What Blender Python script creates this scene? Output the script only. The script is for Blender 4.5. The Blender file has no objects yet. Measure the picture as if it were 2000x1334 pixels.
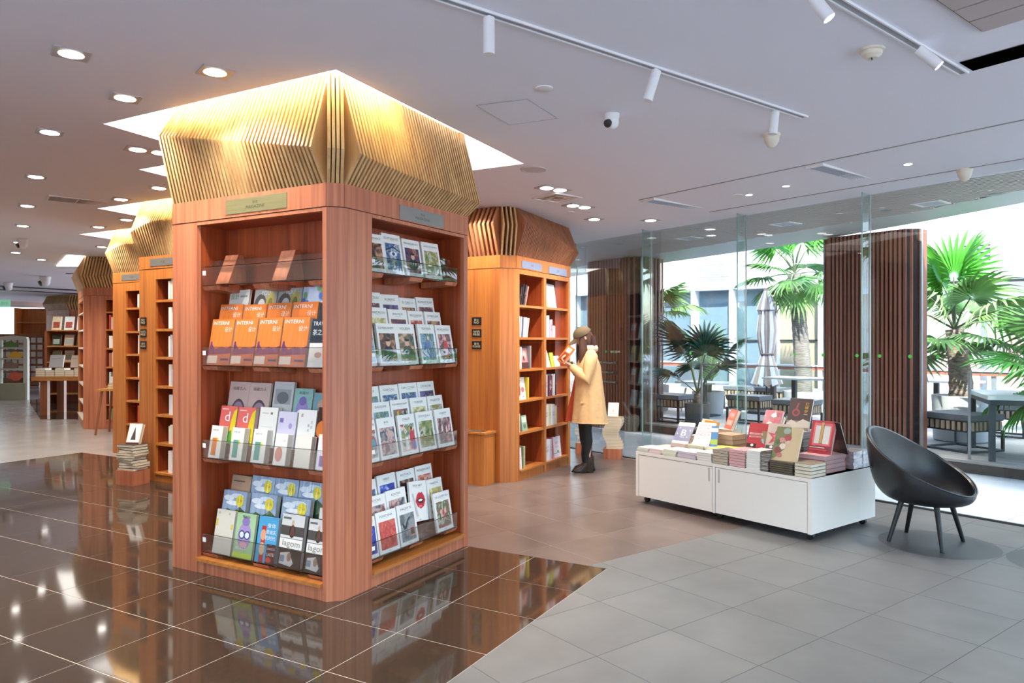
import bpy, math, random
from math import sin, cos, pi, radians, sqrt, atan2, hypot
from mathutils import Vector, Matrix
random.seed(7)
SC = bpy.context.scene
COL = SC.collection
# ---------------------------------------------------------------- camera, sky, sun, exposure
A_ = radians(29.31)                       # view direction against the pillar axes
ANG = radians(29.31 - 52.72)              # the glass front is turned against the pillars
UX, UY = cos(ANG), sin(ANG)
def uv(u, v, z=0.0): return (u*UX - v*UY, u*UY + v*UX, z)
def cz(x, y):                             # underside of the ceiling
    return 3.0982 - 0.0276*(x*UX + y*UY) - 0.0070*(-x*UY + y*UX)
cam_d = bpy.data.cameras.new('camera'); cam = bpy.data.objects.new('camera', cam_d); COL.objects.link(cam)
cam.location = (0, 0, 1.5); cam.rotation_euler = (pi/2, 0, A_ - pi/2)
cam_d.sensor_width = 36; cam_d.lens = 36*1437.7/2000; cam_d.shift_y = -0.0005; cam_d.clip_start = .02
SC.camera = cam
W = bpy.data.worlds.new('sky'); SC.world = W; W.use_nodes = True
nt = W.node_tree; nt.nodes.clear()
sky = nt.nodes.new('ShaderNodeTexSky'); sky.sky_type = 'NISHITA'; sky.sun_disc = False
sky.sun_elevation = radians(64); sky.sun_rotation = radians(100); sky.dust_density = 2.5; sky.air_density = 1.0
bg = nt.nodes.new('ShaderNodeBackground'); wo = nt.nodes.new('ShaderNodeOutputWorld')
nt.links.new(sky.outputs[0], bg.inputs[0]); nt.links.new(bg.outputs[0], wo.inputs[0]); bg.inputs[1].default_value = 1.15
sun_d = bpy.data.lights.new('sun', 'SUN'); sun_d.energy = 11.0; sun_d.angle = radians(.6); sun_d.color = (1, .95, .86)
sun = bpy.data.objects.new('sun', sun_d); COL.objects.link(sun)
sd = Vector(uv(-.5, -.45, .74)).normalized(); sun.rotation_euler = sd.to_track_quat('Z', 'Y').to_euler(); sun.location = (20, 0, 20)
SC.view_settings.view_transform = 'Standard'; SC.view_settings.look = 'None'
SC.view_settings.exposure = 0.5; SC.view_settings.gamma = 1.0; SC.view_settings.use_curve_mapping = False
SC.cycles.max_bounces = 10; SC.cycles.diffuse_bounces = 5; SC.cycles.transparent_max_bounces = 24
SC.cycles.use_light_tree = False; SC.cycles.use_adaptive_sampling = True; SC.cycles.adaptive_threshold = .03; SC.cycles.caustics_reflective = False; SC.cycles.caustics_refractive = False; SC.cycles.sample_clamp_indirect = 4.0
DL = 19.0          # watts of a recessed downlight
TRK = 16.0         # watts of a track spot
# ---------------------------------------------------------------- materials
MATS = {}
def lin(c): return tuple((x/12.92 if x <= .04045 else ((x+.055)/1.055)**2.4) for x in c)
def hx(s): return lin(tuple(int(s[i:i+2], 16)/255 for i in (0, 2, 4)))
def pr(name, col, rough=.5, metal=0, spec=.5, emit=None, es=0, coat=0, noise=None, bump=0, trans=0):
    """plain principled material; noise=(scale, amount, (sx,sy,sz)) varies the colour"""
    if name in MATS: return MATS[name]
    m = bpy.data.materials.new(name); m.use_nodes = True; MATS[name] = m
    t = m.node_tree; b = t.nodes['Principled BSDF']
    if isinstance(col, str): col = hx(col)
    b.inputs['Base Color'].default_value = (*col, 1); b.inputs['Roughness'].default_value = rough
    b.inputs['Metallic'].default_value = metal; b.inputs['Specular IOR Level'].default_value = spec
    b.inputs['Coat Weight'].default_value = coat; b.inputs['Coat Roughness'].default_value = .08
    if trans: b.inputs['Transmission Weight'].default_value = trans
    if emit:
        b.inputs['Emission Color'].default_value = (*emit, 1); b.inputs['Emission Strength'].default_value = es
    if noise or bump:
        sc, amt, st = noise or (20, 0, (1, 1, 1))
        tc = t.nodes.new('ShaderNodeTexCoord'); mp = t.nodes.new('ShaderNodeMapping'); nz = t.nodes.new('ShaderNodeTexNoise')
        oi = t.nodes.new('ShaderNodeObjectInfo'); va = t.nodes.new('ShaderNodeVectorMath'); va.operation = 'SCALE'
        cx = t.nodes.new('ShaderNodeCombineXYZ')
        for k in range(3): t.links.new(oi.outputs['Random'], cx.inputs[k])
        t.links.new(cx.outputs[0], va.inputs[0]); va.inputs['Scale'].default_value = 37.0
        mp.inputs['Scale'].default_value = st; t.links.new(tc.outputs['Object'], mp.inputs[0]); t.links.new(va.outputs[0], mp.inputs['Location'])
        nz.inputs['Scale'].default_value = sc; nz.inputs['Detail'].default_value = 5; t.links.new(mp.outputs[0], nz.inputs['Vector'])
        mx = t.nodes.new('ShaderNodeMix'); mx.data_type = 'RGBA'
        mx.inputs[6].default_value = (*[max(0, c*(1-amt)) for c in col], 1); mx.inputs[7].default_value = (*[min(1, c*(1+amt)) for c in col], 1)
        cr = t.nodes.new('ShaderNodeMapRange'); cr.inputs[1].default_value = .3; cr.inputs[2].default_value = .7
        t.links.new(nz.outputs[0], cr.inputs[0]); t.links.new(cr.outputs[0], mx.inputs[0]); t.links.new(mx.outputs[2], b.inputs['Base Color'])
        if bump:
            bp = t.nodes.new('ShaderNodeBump'); bp.inputs['Strength'].default_value = bump; bp.inputs['Distance'].default_value = .01
            t.links.new(nz.outputs[0], bp.inputs['Height']); t.links.new(bp.outputs[0], b.inputs['Normal'])
    return m
def glass(name, tint=(1, 1, 1), amount=.5, rough=0.0):
    """thin clear sheet: mostly see-through with a fresnel mirror"""
    if name in MATS: return MATS[name]
    m = bpy.data.materials.new(name); m.use_nodes = True; MATS[name] = m
    t = m.node_tree; t.nodes.clear(); o = t.nodes.new('ShaderNodeOutputMaterial'); mx = t.nodes.new('ShaderNodeMixShader')
    tr = t.nodes.new('ShaderNodeBsdfTransparent'); gl = t.nodes.new('ShaderNodeBsdfGlossy'); fr = t.nodes.new('ShaderNodeFresnel'); mu = t.nodes.new('ShaderNodeMath')
    mu.operation = 'MULTIPLY'; mu.inputs[1].default_value = amount; fr.inputs[0].default_value = 1.5
    tr.inputs[0].default_value = (*tint, 1); gl.inputs['Roughness'].default_value = rough
    t.links.new(fr.outputs[0], mu.inputs[0]); t.links.new(mu.outputs[0], mx.inputs[0]); t.links.new(tr.outputs[0], mx.inputs[1]); t.links.new(gl.outputs[0], mx.inputs[2]); t.links.new(mx.outputs[0], o.inputs[0])
    return m
def printed():
    """ink and paper: colour comes from the printed colour layer of the mesh"""
    if 'print' in MATS: return MATS['print']
    m = bpy.data.materials.new('printed_paper'); m.use_nodes = True; MATS['print'] = m
    t = m.node_tree; b = t.nodes['Principled BSDF']; at = t.nodes.new('ShaderNodeVertexColor'); at.layer_name = 'Col'
    t.links.new(at.outputs[0], b.inputs['Base Color']); b.inputs['Roughness'].default_value = .38
    return m
def painting(name, cols, scale=6):
    """reproduction of a picture: soft patches of a small palette"""
    if name in MATS: return MATS[name]
    m = bpy.data.materials.new(name); m.use_nodes = True; MATS[name] = m
    t = m.node_tree; b = t.nodes['Principled BSDF']; b.inputs['Roughness'].default_value = .35
    tc = t.nodes.new('ShaderNodeTexCoord'); nz = t.nodes.new('ShaderNodeTexNoise'); rp = t.nodes.new('ShaderNodeValToRGB'); oi = t.nodes.new('ShaderNodeObjectInfo')
    nz.noise_dimensions = '4D'; nz.inputs['Scale'].default_value = scale; nz.inputs['Detail'].default_value = 3; nz.inputs['Distortion'].default_value = 1.2
    mu = t.nodes.new('ShaderNodeMath'); mu.operation = 'MULTIPLY'; mu.inputs[1].default_value = 50
    t.links.new(oi.outputs['Random'], mu.inputs[0]); t.links.new(mu.outputs[0], nz.inputs['W'])
    t.links.new(tc.outputs['Object'], nz.inputs['Vector']); t.links.new(nz.outputs[0], rp.inputs[0]); t.links.new(rp.outputs[0], b.inputs['Base Color'])
    e = rp.color_ramp.elements; n = len(cols)
    while len(e) < n: e.new(.5)
    for i, c in enumerate(cols):
        e[i].position = .3 + .4*i/(n-1); e[i].color = (*hx(c), 1)
    return m
def wood(name, c1, c2, scale=1.0, rough=.38, axis='z'):
    if name in MATS: return MATS[name]
    m = bpy.data.materials.new(name); m.use_nodes = True; MATS[name] = m
    t = m.node_tree; b = t.nodes['Principled BSDF']; b.inputs['Roughness'].default_value = rough
    tc = t.nodes.new('ShaderNodeTexCoord'); mp = t.nodes.new('ShaderNodeMapping'); nz = t.nodes.new('ShaderNodeTexNoise'); rp = t.nodes.new('ShaderNodeValToRGB')
    s = {'z': (30, 30, .8), 'x': (.8, 30, 30), 'y': (30, .8, 30)}[axis]
    mp.inputs['Scale'].default_value = tuple(q*scale for q in s)
    oi = t.nodes.new('ShaderNodeObjectInfo'); cx = t.nodes.new('ShaderNodeCombineXYZ'); mu = t.nodes.new('ShaderNodeMath'); mu.operation = 'MULTIPLY'; mu.inputs[1].default_value = 40
    t.links.new(oi.outputs['Random'], mu.inputs[0]); t.links.new(mu.outputs[0], cx.inputs[0]); t.links.new(mu.outputs[0], cx.inputs[1]); t.links.new(cx.outputs[0], mp.inputs['Location'])
    nz.inputs['Scale'].default_value = 1.0; nz.inputs['Detail'].default_value = 4; nz.inputs['Roughness'].default_value = .6
    t.links.new(tc.outputs['Object'], mp.inputs[0]); t.links.new(mp.outputs[0], nz.inputs['Vector']); t.links.new(nz.outputs[0], rp.inputs[0]); t.links.new(rp.outputs[0], b.inputs['Base Color'])
    e = rp.color_ramp.elements; e[0].position = .3; e[0].color = (*hx(c1), 1); e[1].position = .72; e[1].color = (*hx(c2), 1)
    return m
# ---------------------------------------------------------------- mesh builder
class MB:
    def __init__(s, M=None): s.v = []; s.f = []; s.m = []; s.c = []; s.M = M; s.col = None; s.sm = []; s.smooth = False
    def P(s, pts):
        b = len(s.v)
        for p in pts:
            p = Vector(p); s.v.append(tuple(s.M @ p) if s.M is not None else tuple(p))
        return b
    def F(s, idx, m=0): s.f.append(tuple(idx)); s.m.append(m); s.c.append(s.col); s.sm.append(s.smooth)
    def poly(s, pts, m=0): b = s.P(pts); s.F(range(b, b+len(pts)), m); return s
    def box(s, x0, y0, z0, x1, y1, z1, m=0):
        x0, x1 = min(x0, x1), max(x0, x1); y0, y1 = min(y0, y1), max(y0, y1); z0, z1 = min(z0, z1), max(z0, z1)
        b = s.P([(x0,y0,z0),(x1,y0,z0),(x1,y1,z0),(x0,y1,z0),(x0,y0,z1),(x1,y0,z1),(x1,y1,z1),(x0,y1,z1)])
        mm = m if isinstance(m, (list, tuple)) else [m]*6      # bottom top front(-y) right(+x) back(+y) left(-x)
        for q, k in (((0,3,2,1),0), ((4,5,6,7),1), ((0,1,5,4),2), ((1,2,6,5),3), ((2,3,7,6),4), ((3,0,4,7),5)): s.F([b+i for i in q], mm[k])
        return s
    def ext(s, pts, vec, m=0, m2=None):
        """planar polygon pushed along vec"""
        n = len(pts); vec = Vector(vec); b = s.P(pts); c = s.P([Vector(p)+vec for p in pts])
        s.F([b+i for i in range(n)][::-1], m if m2 is None else m2); s.F([c+i for i in range(n)], m if m2 is None else m2)
        for i in range(n): j = (i+1) % n; s.F((b+i, b+j, c+j, c+i), m)
        return s
    def prism(s, pts, z0, z1, m=0, m2=None): return s.ext([(x, y, z0) for x, y in pts], (0, 0, z1-z0), m, m2)
    def cyl(s, p0, p1, r0, r1=None, n=12, m=0, cap=True):
        r1 = r0 if r1 is None else r1; p0 = Vector(p0); p1 = Vector(p1); d = (p1-p0).normalized()
        a = d.orthogonal().normalized(); e = d.cross(a)
        b = s.P([p0 + (a*cos(2*pi*i/n) + e*sin(2*pi*i/n))*r0 for i in range(n)]); c = s.P([p1 + (a*cos(2*pi*i/n) + e*sin(2*pi*i/n))*r1 for i in range(n)])
        for i in range(n): j = (i+1) % n; s.F((b+i, b+j, c+j, c+i), m)
        if cap: s.F([b+i for i in range(n)][::-1], m); s.F([c+i for i in range(n)], m)
        return s
    def lathe(s, prof, c=(0, 0, 0), n=20, m=0):
        rings = []
        for r, z in prof: rings.append(s.P([(c[0]+r*cos(2*pi*i/n), c[1]+r*sin(2*pi*i/n), c[2]+z) for i in range(n)]))
        for a, b in zip(rings, rings[1:]):
            for i in range(n): j = (i+1) % n; s.F((a+i, a+j, b+j, b+i), m)
        if prof[0][0] > 1e-5: s.F([rings[0]+i for i in range(n)][::-1], m)
        if prof[-1][0] > 1e-5: s.F([rings[-1]+i for i in range(n)], m)
        return s
    def tube(s, pts, r, n=8, m=0):
        pts = [Vector(p) for p in pts]; rs = r if isinstance(r, (list, tuple)) else [r]*len(pts); rings = []; up = None
        for i, p in enumerate(pts):
            d = (pts[min(i+1, len(pts)-1)] - pts[max(i-1, 0)]).normalized()
            a = d.orthogonal().normalized() if up is None else (up - d*up.dot(d)).normalized(); up = a; e = d.cross(a)
            rings.append(s.P([p + (a*cos(2*pi*k/n) + e*sin(2*pi*k/n))*rs[i] for k in range(n)]))
        for a, b in zip(rings, rings[1:]):
            for i in range(n): j = (i+1) % n; s.F((a+i, a+j, b+j, b+i), m)
        s.F([rings[0]+i for i in range(n)][::-1], m); s.F([rings[-1]+i for i in range(n)], m)
        return s
    def grid(s, fn, nu, nv, m=0, wrap=False):
        b = s.P([fn(i/nu, j/nv) for j in range(nv+1) for i in range(nu+1)])
        for j in range(nv):
            for i in range(nu): q = b+j*(nu+1)+i; s.F((q, q+1, q+nu+2, q+nu+1), m)
        return s
    def disc(s, c, r, n=24, m=0, ry=None, z=None):
        s.poly([(c[0]+r*cos(2*pi*i/n), c[1]+(ry or r)*sin(2*pi*i/n), c[2]) for i in range(n)], m); return s
    def mesh(s, name, mats, angle=None):
        me = bpy.data.meshes.new(name); me.from_pydata(s.v, [], s.f)
        for q in mats: me.materials.append(q)
        if len(mats) > 1: me.polygons.foreach_set('material_index', s.m)
        if any(c is not None for c in s.c):
            ca = me.color_attributes.new('Col', 'FLOAT_COLOR', 'CORNER'); data = []
            for p, c in zip(me.polygons, s.c): data += [*(c or (1, 1, 1)), 1]*p.loop_total
            ca.data.foreach_set('color', data)
        if angle is not None:
            me.polygons.foreach_set('use_smooth', [True]*len(me.polygons)); me.set_sharp_from_angle(angle=radians(angle))
        elif any(s.sm): me.polygons.foreach_set('use_smooth', s.sm)
        me.update(); return me
    def build(s, name, mats, parent=None, angle=None, **k):
        if not isinstance(mats, (list, tuple)): mats = [mats]
        return link(name, s.mesh(name, mats, angle), parent, **k)
def link(name, data, parent=None, loc=None, rot=None, label=None, cat=None, group=None, kind=None):
    o = bpy.data.objects.new(name, data); COL.objects.link(o)
    if parent: o.parent = parent
    if loc is not None: o.location = loc
    if rot is not None: o.rotation_euler = rot if not isinstance(rot, (int, float)) else (0, 0, rot)
    for k, x in (('label', label), ('category', cat), ('group', group), ('kind', kind)):
        if x: o[k] = x
    return o
def thing(name, label, cat, loc=(0, 0, 0), rot=0, group=None, kind=None): return link(name, None, None, loc, rot, label, cat, group, kind)
def frame(P, Q, z=0):                     # x runs along the face from P to Q, y goes inwards, z up
    e = Vector((Q[0]-P[0], Q[1]-P[1], 0)).normalized(); n = Vector((-e.y, e.x, 0))
    return Matrix(((e.x, n.x, 0, P[0]), (e.y, n.y, 0, P[1]), (0, 0, 1, z), (0, 0, 0, 1)))
def clip(poly, a, b, c):                  # keep a*x+b*y<=c of a convex polygon
    out = []
    for i, p in enumerate(poly):
        q = poly[(i+1) % len(poly)]; dp = a*p[0]+b*p[1]-c; dq = a*q[0]+b*q[1]-c
        if dp <= 0: out.append(p)
        if (dp < 0 < dq) or (dq < 0 < dp): t = dp/(dp-dq); out.append((p[0]+t*(q[0]-p[0]), p[1]+t*(q[1]-p[1])))
    return out
def area(p): return abs(sum(p[i][0]*p[(i+1) % len(p)][1]-p[(i+1) % len(p)][0]*p[i][1] for i in range(len(p)))/2) if len(p) > 2 else 0
_T = {}
def lettering(text, size=1.0, bold=0, sx=1.0):
    """outline letters as (verts, faces) centred on the origin, 1 unit = cap size"""
    if text not in _T:
        cu = bpy.data.curves.new('t', 'FONT'); cu.body = text; cu.size = 1.0; cu.align_x = 'CENTER'; cu.align_y = 'CENTER'; cu.resolution_u = 2
        ob = bpy.data.objects.new('t', cu); me = bpy.data.meshes.new_from_object(ob)
        V = [tuple(v.co[:2]) for v in me.vertices]; Fc = [tuple(p.vertices) for p in me.polygons]
        bpy.data.objects.remove(ob); bpy.data.curves.remove(cu); bpy.data.meshes.remove(me)
        if V:
            x0 = min(v[0] for v in V); x1 = max(v[0] for v in V); y0 = min(v[1] for v in V); y1 = max(v[1] for v in V)
            V = [(v[0]-(x0+x1)/2, v[1]-(y0+y1)/2) for v in V]
            _T[text] = (V, Fc, x1-x0, y1-y0)
        else: _T[text] = (V, Fc, 1, 1)
    return _T[text]
def put_text(mb, text, w, h, place, col, m=0):
    """fit the text into w x h; place(x, y) gives the 3D point"""
    V, Fc, tw, th = lettering(text); k = min(w/tw, h/th); kx = min(w/tw, k*1.25); b = mb.P([place(x*kx, y*k) for x, y in V]); mb.col = col
    for f in Fc: mb.F([b+i for i in f], m)
    mb.col = None
# ================================================================ the setting
BM = Matrix.Rotation(ANG, 4, 'Z')         # the frame of the glass front: (u, v, z)
FU = 6.9                                  # u of the glass
white = pr('white_plaster', 'eae9f0', .85)
tile_gloss = pr('polished_brown_tile', '3f342b', .06, spec=.6, noise=(40, .18, (1, 1, 1)))
tile_brown = pr('brown_grey_tile', '6e5f59', .30, spec=.5, noise=(3.5, .18, (1, 1, 1)))
tile_grey = pr('grey_tile', '6d6d6c', .42, spec=.45, noise=(3, .12, (1, 1, 1)))
grout_l = pr('light_grout', 'd6cec4', .7); grout_d = pr('dark_grout', '4a4845', .8)
# ---- floor
def in_gloss(x, y): return (1.83 < y < 9.9 and x < 4.534) or (5.06 < y < 9.9 and x < 5.8)
mb = MB()
for x0, y0, x1, y1, m in ((-3, 1.83, 4.534, 9.9, 0), (4.534, 5.06, 5.8, 9.9, 0)): mb.poly([(x0, y0, -.0012), (x1, y0, -.0012), (x1, y1, -.0012), (x0, y1, -.0012)], m)
big = [uv(-2.2, -3.4)[:2], uv(FU, -3.4)[:2], uv(FU, 32)[:2], uv(-2.2, 32)[:2]]
vn = (-UY, UX)
def flat(poly, m, z=-.0012):
    if area(poly) > 1e-4: mb.poly([(x, y, z) for x, y in poly], m)
low = clip(big, 0, 1, 1.83)
flat(clip(low, vn[0], vn[1], 3.6), 1); flat(clip(low, -vn[0], -vn[1], -3.6), 0)
rest = clip(clip(big, 0, -1, -1.83), -1, 0, -4.534)
mid = clip(rest, 0, 1, 5.06); flat(clip(mid, vn[0], vn[1], 3.6), 1); flat(clip(mid, -vn[0], -vn[1], -3.6), 0)
flat(clip(clip(clip(big, 0, -1, -5.06), 0, 1, 9.9), -1, 0, -5.8), 2)
flat(clip(big, 0, -1, -9.9), 2)
floor = mb.build('floor', [grout_l, grout_d, pr('far_walkway_tile', '948f8a', .22, spec=.5, noise=(2, .1, (1, 1, 1)))], kind='structure', label='tiled shop floor, polished brown and matt grey', cat='floor')
tiles = []; GG = .0023
px_, py_ = .508, .538
for i in range(-12, 6):
    for j in range(-2, 13):
        x0 = 3.01 + i*px_; y0 = 2.906 + j*py_; x1 = x0+px_; y1 = y0+py_
        if y0 < 5.0 and x0 > 4.4: continue
        x1 = min(x1, 5.8)
        if x1-x0 < .05: continue
        tiles.append(('polished_tile', tile_gloss, [(x0+GG, y0+GG), (x1-GG, y0+GG), (x1-GG, y1-GG), (x0+GG, y1-GG)]))
for i in range(-4, 8):
    for j in range(-5, 10):
        u0 = 2.968 + .5275*i; v0 = 2.543 + .528*j; u1 = min(u0+.5275, FU-.03); v1 = v0+.528
        if u1-u0 < .05: continue
        g = .0016 if v0 < 3.5 else .0023
        q = [uv(u0+g, v0+g)[:2], uv(u1-g, v0+g)[:2], uv(u1-g, v1-g)[:2], uv(u0+g, v1-g)[:2]]
        mt = ('grey_tile', tile_grey) if v0 < 3.5 else ('brown_tile', tile_brown)
        ok = [(p[0] > 4.534 and p[1] < 5.06) or p[1] < 1.83 for p in q]
        if all(ok) and not (min(p[1] for p in q) < 1.83 < max(p[1] for p in q) and min(p[0] for p in q) < 4.534): tiles.append((*mt, q)); continue
        for piece in (clip(q, 0, 1, 1.828), clip(clip(clip(q, 0, -1, -1.828), -1, 0, -4.536), 0, 1, 5.06)):
            if area(piece) > .002: tiles.append((*mt, piece))
def seen(q):
    cx = sum(p[0] for p in q)/len(q); cy = sum(p[1] for p in q)/len(q); a = math.degrees(atan2(cy, cx)); r = hypot(cx, cy)
    return (r if (-14 < a < 72 and r > 1.2) else 100+r)
tiles.sort(key=lambda t: seen(t[2]))
for nm, mt, q in tiles[:296]:
    cx = sum(p[0] for p in q)/len(q); cy = sum(p[1] for p in q)/len(q)
    MB().prism([(x-cx, y-cy) for x, y in q], -.006, 0).build(nm, mt, floor, loc=(cx, cy, 0))
mb = MB(); ms = [tile_gloss, tile_grey, tile_brown]
for nm, mt, q in tiles[296:]: mb.prism(q, -.006, 0, ms.index(mt))
mb.build('outlying_tiles', ms, floor, kind='stuff')
MB().prism([(10.3, 19.9), (7.86, 14.75), (8.3, 14.0), (9.5, 13.0), (13.5, 20.5)], -.003, .0008).build('polished_floor_panel', tile_gloss, floor)
# ---- ceiling with light recesses round the pillars
HOLES = [(3.12, 2.885, 5.34, 5.066), (4.05, 5.25, 4.95, 6.05), (4.95, 6.03, 7.1, 8.15), (5.95, 8.16, 8.1, 10.22)]
xs = sorted({-4, 18.0, *[h[0] for h in HOLES], *[h[2] for h in HOLES]}); ys = sorted({-6, 34.0, *[h[1] for h in HOLES], *[h[3] for h in HOLES]})
mb = MB()
for x0, x1 in zip(xs, xs[1:]):
    for y0, y1 in zip(ys, ys[1:]):
        cx, cy = (x0+x1)/2, (y0+y1)/2
        if any(h[0] < cx < h[2] and h[1] < cy < h[3] for h in HOLES): continue
        q = clip([(x0, y0), (x1, y0), (x1, y1), (x0, y1)], UX, UY, FU+.02)
        if area(q) > 1e-3: mb.poly([(x, y, cz(x, y)) for x, y in q][::-1])
ceiling = mb.build('ceiling', white, kind='structure', label='white plaster ceiling with recessed lights', cat='ceiling')
glow = pr('light_recess_diffuser', (.95, .95, .92), .6, emit=(1, .97, .9), es=2.6)
def warm_bar(x0, y0, x1, y1, z, power, nm='led_strip'):
    d = bpy.data.lights.new(nm, 'AREA'); d.shape = 'RECTANGLE'; L = hypot(x1-x0, y1-y0); d.size = L; d.size_y = .035; d.energy = power; d.color = (1, .78, .30); d.spread = radians(150)
    o = bpy.data.objects.new(nm, d); COL.objects.link(o); o.location = ((x0+x1)/2, (y0+y1)/2, z); o.rotation_euler = (0, 0, atan2(y1-y0, x1-x0)); return o
for i, (x0, y0, x1, y1) in enumerate(HOLES):
    mb = MB(); h = .10
    c = [(x0, y0), (x1, y0), (x1, y1), (x0, y1)]
    for k in range(4):
        p, q = c[k], c[(k+1) % 4]; mb.poly([(*p, cz(*p)), (*q, cz(*q)), (*q, cz(*q)+h), (*p, cz(*p)+h)])
    mb.build('recess_side', white, ceiling)
    MB().poly([(x, y, cz(x, y)+h) for x, y in c][::-1]).build('recess_diffuser', glow, ceiling)
    if i != 1:
        z = cz(x0, y0)+.085
        warm_bar(x0+.022, y0+.05, x0+.022, y0+1.45, z, 24); warm_bar(x0+.05, y0+.022, x0+1.45, y0+.022, z, 30)
# ---- walls that close the room behind and beside the viewer
wallm = pr('warm_wall', 'd8d0c8', .8)
P = uv(-2.2, 32); Q = uv(-2.2, 4.5); MB(frame(P, Q)).box(0, -.12, 0, 27.5, 0, 3.3).build('wall_left', wallm, kind='structure', label='plain pale wall far left, beyond the view', cat='wall')
mull = pr('window_mullion', 'c9c6c2', .5)
def big_window(nm, p, q, n, lab):
    P = uv(*p); Q = uv(*q); M = frame(P, Q); L = (Vector(Q)-Vector(P)).length; w = MB(M)
    w.box(0, -.12, 2.85, L, 0, 3.3); w.box(0, -.12, 0, L, 0, .08)
    for k in range(n+1): w.box(max(0, L*k/n-.04), -.1, .08, min(L, L*k/n+.04), -.02, 2.85)
    o = w.build(nm, mull, kind='structure', label=lab, cat='window')
    for k in range(n): MB(M).box(L*k/n+.045, -.065, .085, L*(k+1)/n-.045, -.055, 2.845).build('window_pane', glass('side_glass', (.95, .97, .97), .55), o)
big_window('window_90', (-2.2, 4.5), (-2.2, -3.4), 5, 'wide framed shop window left behind the viewer'); big_window('window_91', (-2.2, -3.4), (FU, -3.4), 6, 'wide framed shop window behind the viewer')
for ua, ub, z0_, z1_ in ((FU, 3.1, 0, 3.3), (-.6, -2.2, 0, 3.3), (3.1, -.6, 2.65, 3.3)):
    P = uv(ua, 30); Q = uv(ub, 30); MB(frame(P, Q)).box(0, -.12, z0_, ua-ub, 0, z1_).build('wall_far', wallm, kind='structure', label='pale end wall, %s' % ('right of the far entrance' if ua > 5 else 'left of the far entrance' if ua < 0 else 'above the far entrance'), cat='wall')
P = uv(3.1, 30); Q = uv(-.6, 30); dr_ = MB(frame(P, Q)).box(0, -.1, 0, .06, -.02, 2.65).box(3.64, -.1, 0, 3.7, -.02, 2.65).box(1.82, -.1, 0, 1.88, -.02, 2.65).build('door_1', pr('entrance_frame', 'd8dadb', .4), kind='structure', label='bright glass entrance door at the far left', cat='door')
for k in range(2): MB(frame(P, Q)).box(.065+1.82*k, -.065, .02, 1.815+1.82*k, -.055, 2.64).build('door_pane', glass('entrance_glass', (.96, .98, .98), .5), dr_)
# ---- glass front
gl = glass('front_glass', (.94, .975, .965), .42); gfin = glass('fin_glass', (.93, .975, .97), .4); edge = pr('glass_edge', '7fa8a4', .15, spec=.6); chan = pr('steel_channel', '5a5d5f', .35, metal=.8); seal = pr('white_sealant', 'dfe3e2', .5)
VK = [3.479 + 1.3675*k for k in range(-5, 9)]
for k, (v0, v1) in enumerate(zip(VK, VK[1:])):
    w = MB(BM); x, y, _ = uv(FU, (v0+v1)/2); zt = cz(x, y)
    w.box(FU-.006, v0+.004, .012, FU+.006, v1-.004, zt+.04)
    win = w.build('window_%d' % (k+1), gl, kind='structure', label='tall clear glass pane, number %d along the glass front from the right' % (k+1), cat='window')
    MB(BM).box(FU-.012, v0+.002, 0, FU+.012, v1-.002, .014).build('floor_channel', chan, win)
    MB(BM).box(FU-.007, v1-.004, .012, FU+.007, v1+.004, zt).build('joint', seal, win)
    MB(BM).box(FU-.155, v1-.006, .012, FU-.009, v1+.006, zt).build('glass_fin', gfin, win)
    MB(BM).box(FU-.158, v1-.006, .012, FU-.155, v1+.006, zt).build('fin_edge', edge, win)
# ---- ground and soffit outside
pave = pr('outdoor_paving', 'c3c8cc', .55, noise=(1.5, .08, (1, 1, 1))); deckm = wood('deck_board', '8d8b8a', 'b4b1ae', .5, .6, 'y'); darkm = pr('dark_step', '4a413d', .6)
mb = MB(BM)
for k in range(16): mb.box(FU+.02, -4+k*1.6, -.1, 9.2, -4+k*1.6+1.594, -.002)
mb.build('floor_outside', pave, kind='structure', label='pale stone paving outside the glass', cat='paving')
mb = MB(BM); mb.box(9.2, -50, -.3, 60, 60, -.02); mb.box(-50, -50, -.3, -2.34, 60, -.02); mb.box(-2.34, 30.2, -.3, 9.2, 60, -.02); mb.box(-2.34, -50, -.3, 9.2, -3.55, -.02); mb.build('ground', pr('street_paving', 'e4e1dc', .7), kind='structure', label='pale street ground beyond the terrace', cat='ground')
deck = thing('deck', 'raised grey timber terrace deck beyond the glass front', 'deck', (0, 0, 0), kind='structure')
MB(BM).box(9.2, -6, -.02, 9.24, 16, .115).build('riser', darkm, deck)
MB(BM).box(9.24, -6, -.02, 13.6, 16, .11).build('substructure', darkm, deck)
n = 0
for k in range(30):
    u0 = 9.18+k*.146
    MB().box(-.0715, -11, 0, .0715, 11, .03).build('deck_plank', deckm, deck, loc=uv(u0+.073, 5, .112), rot=ANG)
soff = pr('dark_soffit', '57514e', .5)
S_IN = [(FU+.02, -5), (FU+.02, 14)]; S_MID = [(10.0, 14), (9.09, 8.2), (8.77, 6.14), (8.35, 3.65), (7.96, 2.57), (7.2, -1)]; S_OUT = [(11.2, 14), (10.3, 9.3), (9.75, 5.95), (9.15, 4.0), (8.71, 2.81), (7.8, -1)]
ZS = 2.90
sof = MB(BM).prism(S_IN+S_OUT+[(7.3, -5)], ZS+.02, ZS+.5).build('ceiling_outside', soff, kind='structure', label='dark slatted canopy soffit outside the glass', cat='soffit')
def uat(line, v):
    for (ua, va), (ub, vb) in zip(line, line[1:]):
        if vb <= v <= va: return ub + (ua-ub)*(v-vb)/(va-vb)
    return line[-1][0]
mb = MB(BM)
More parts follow.
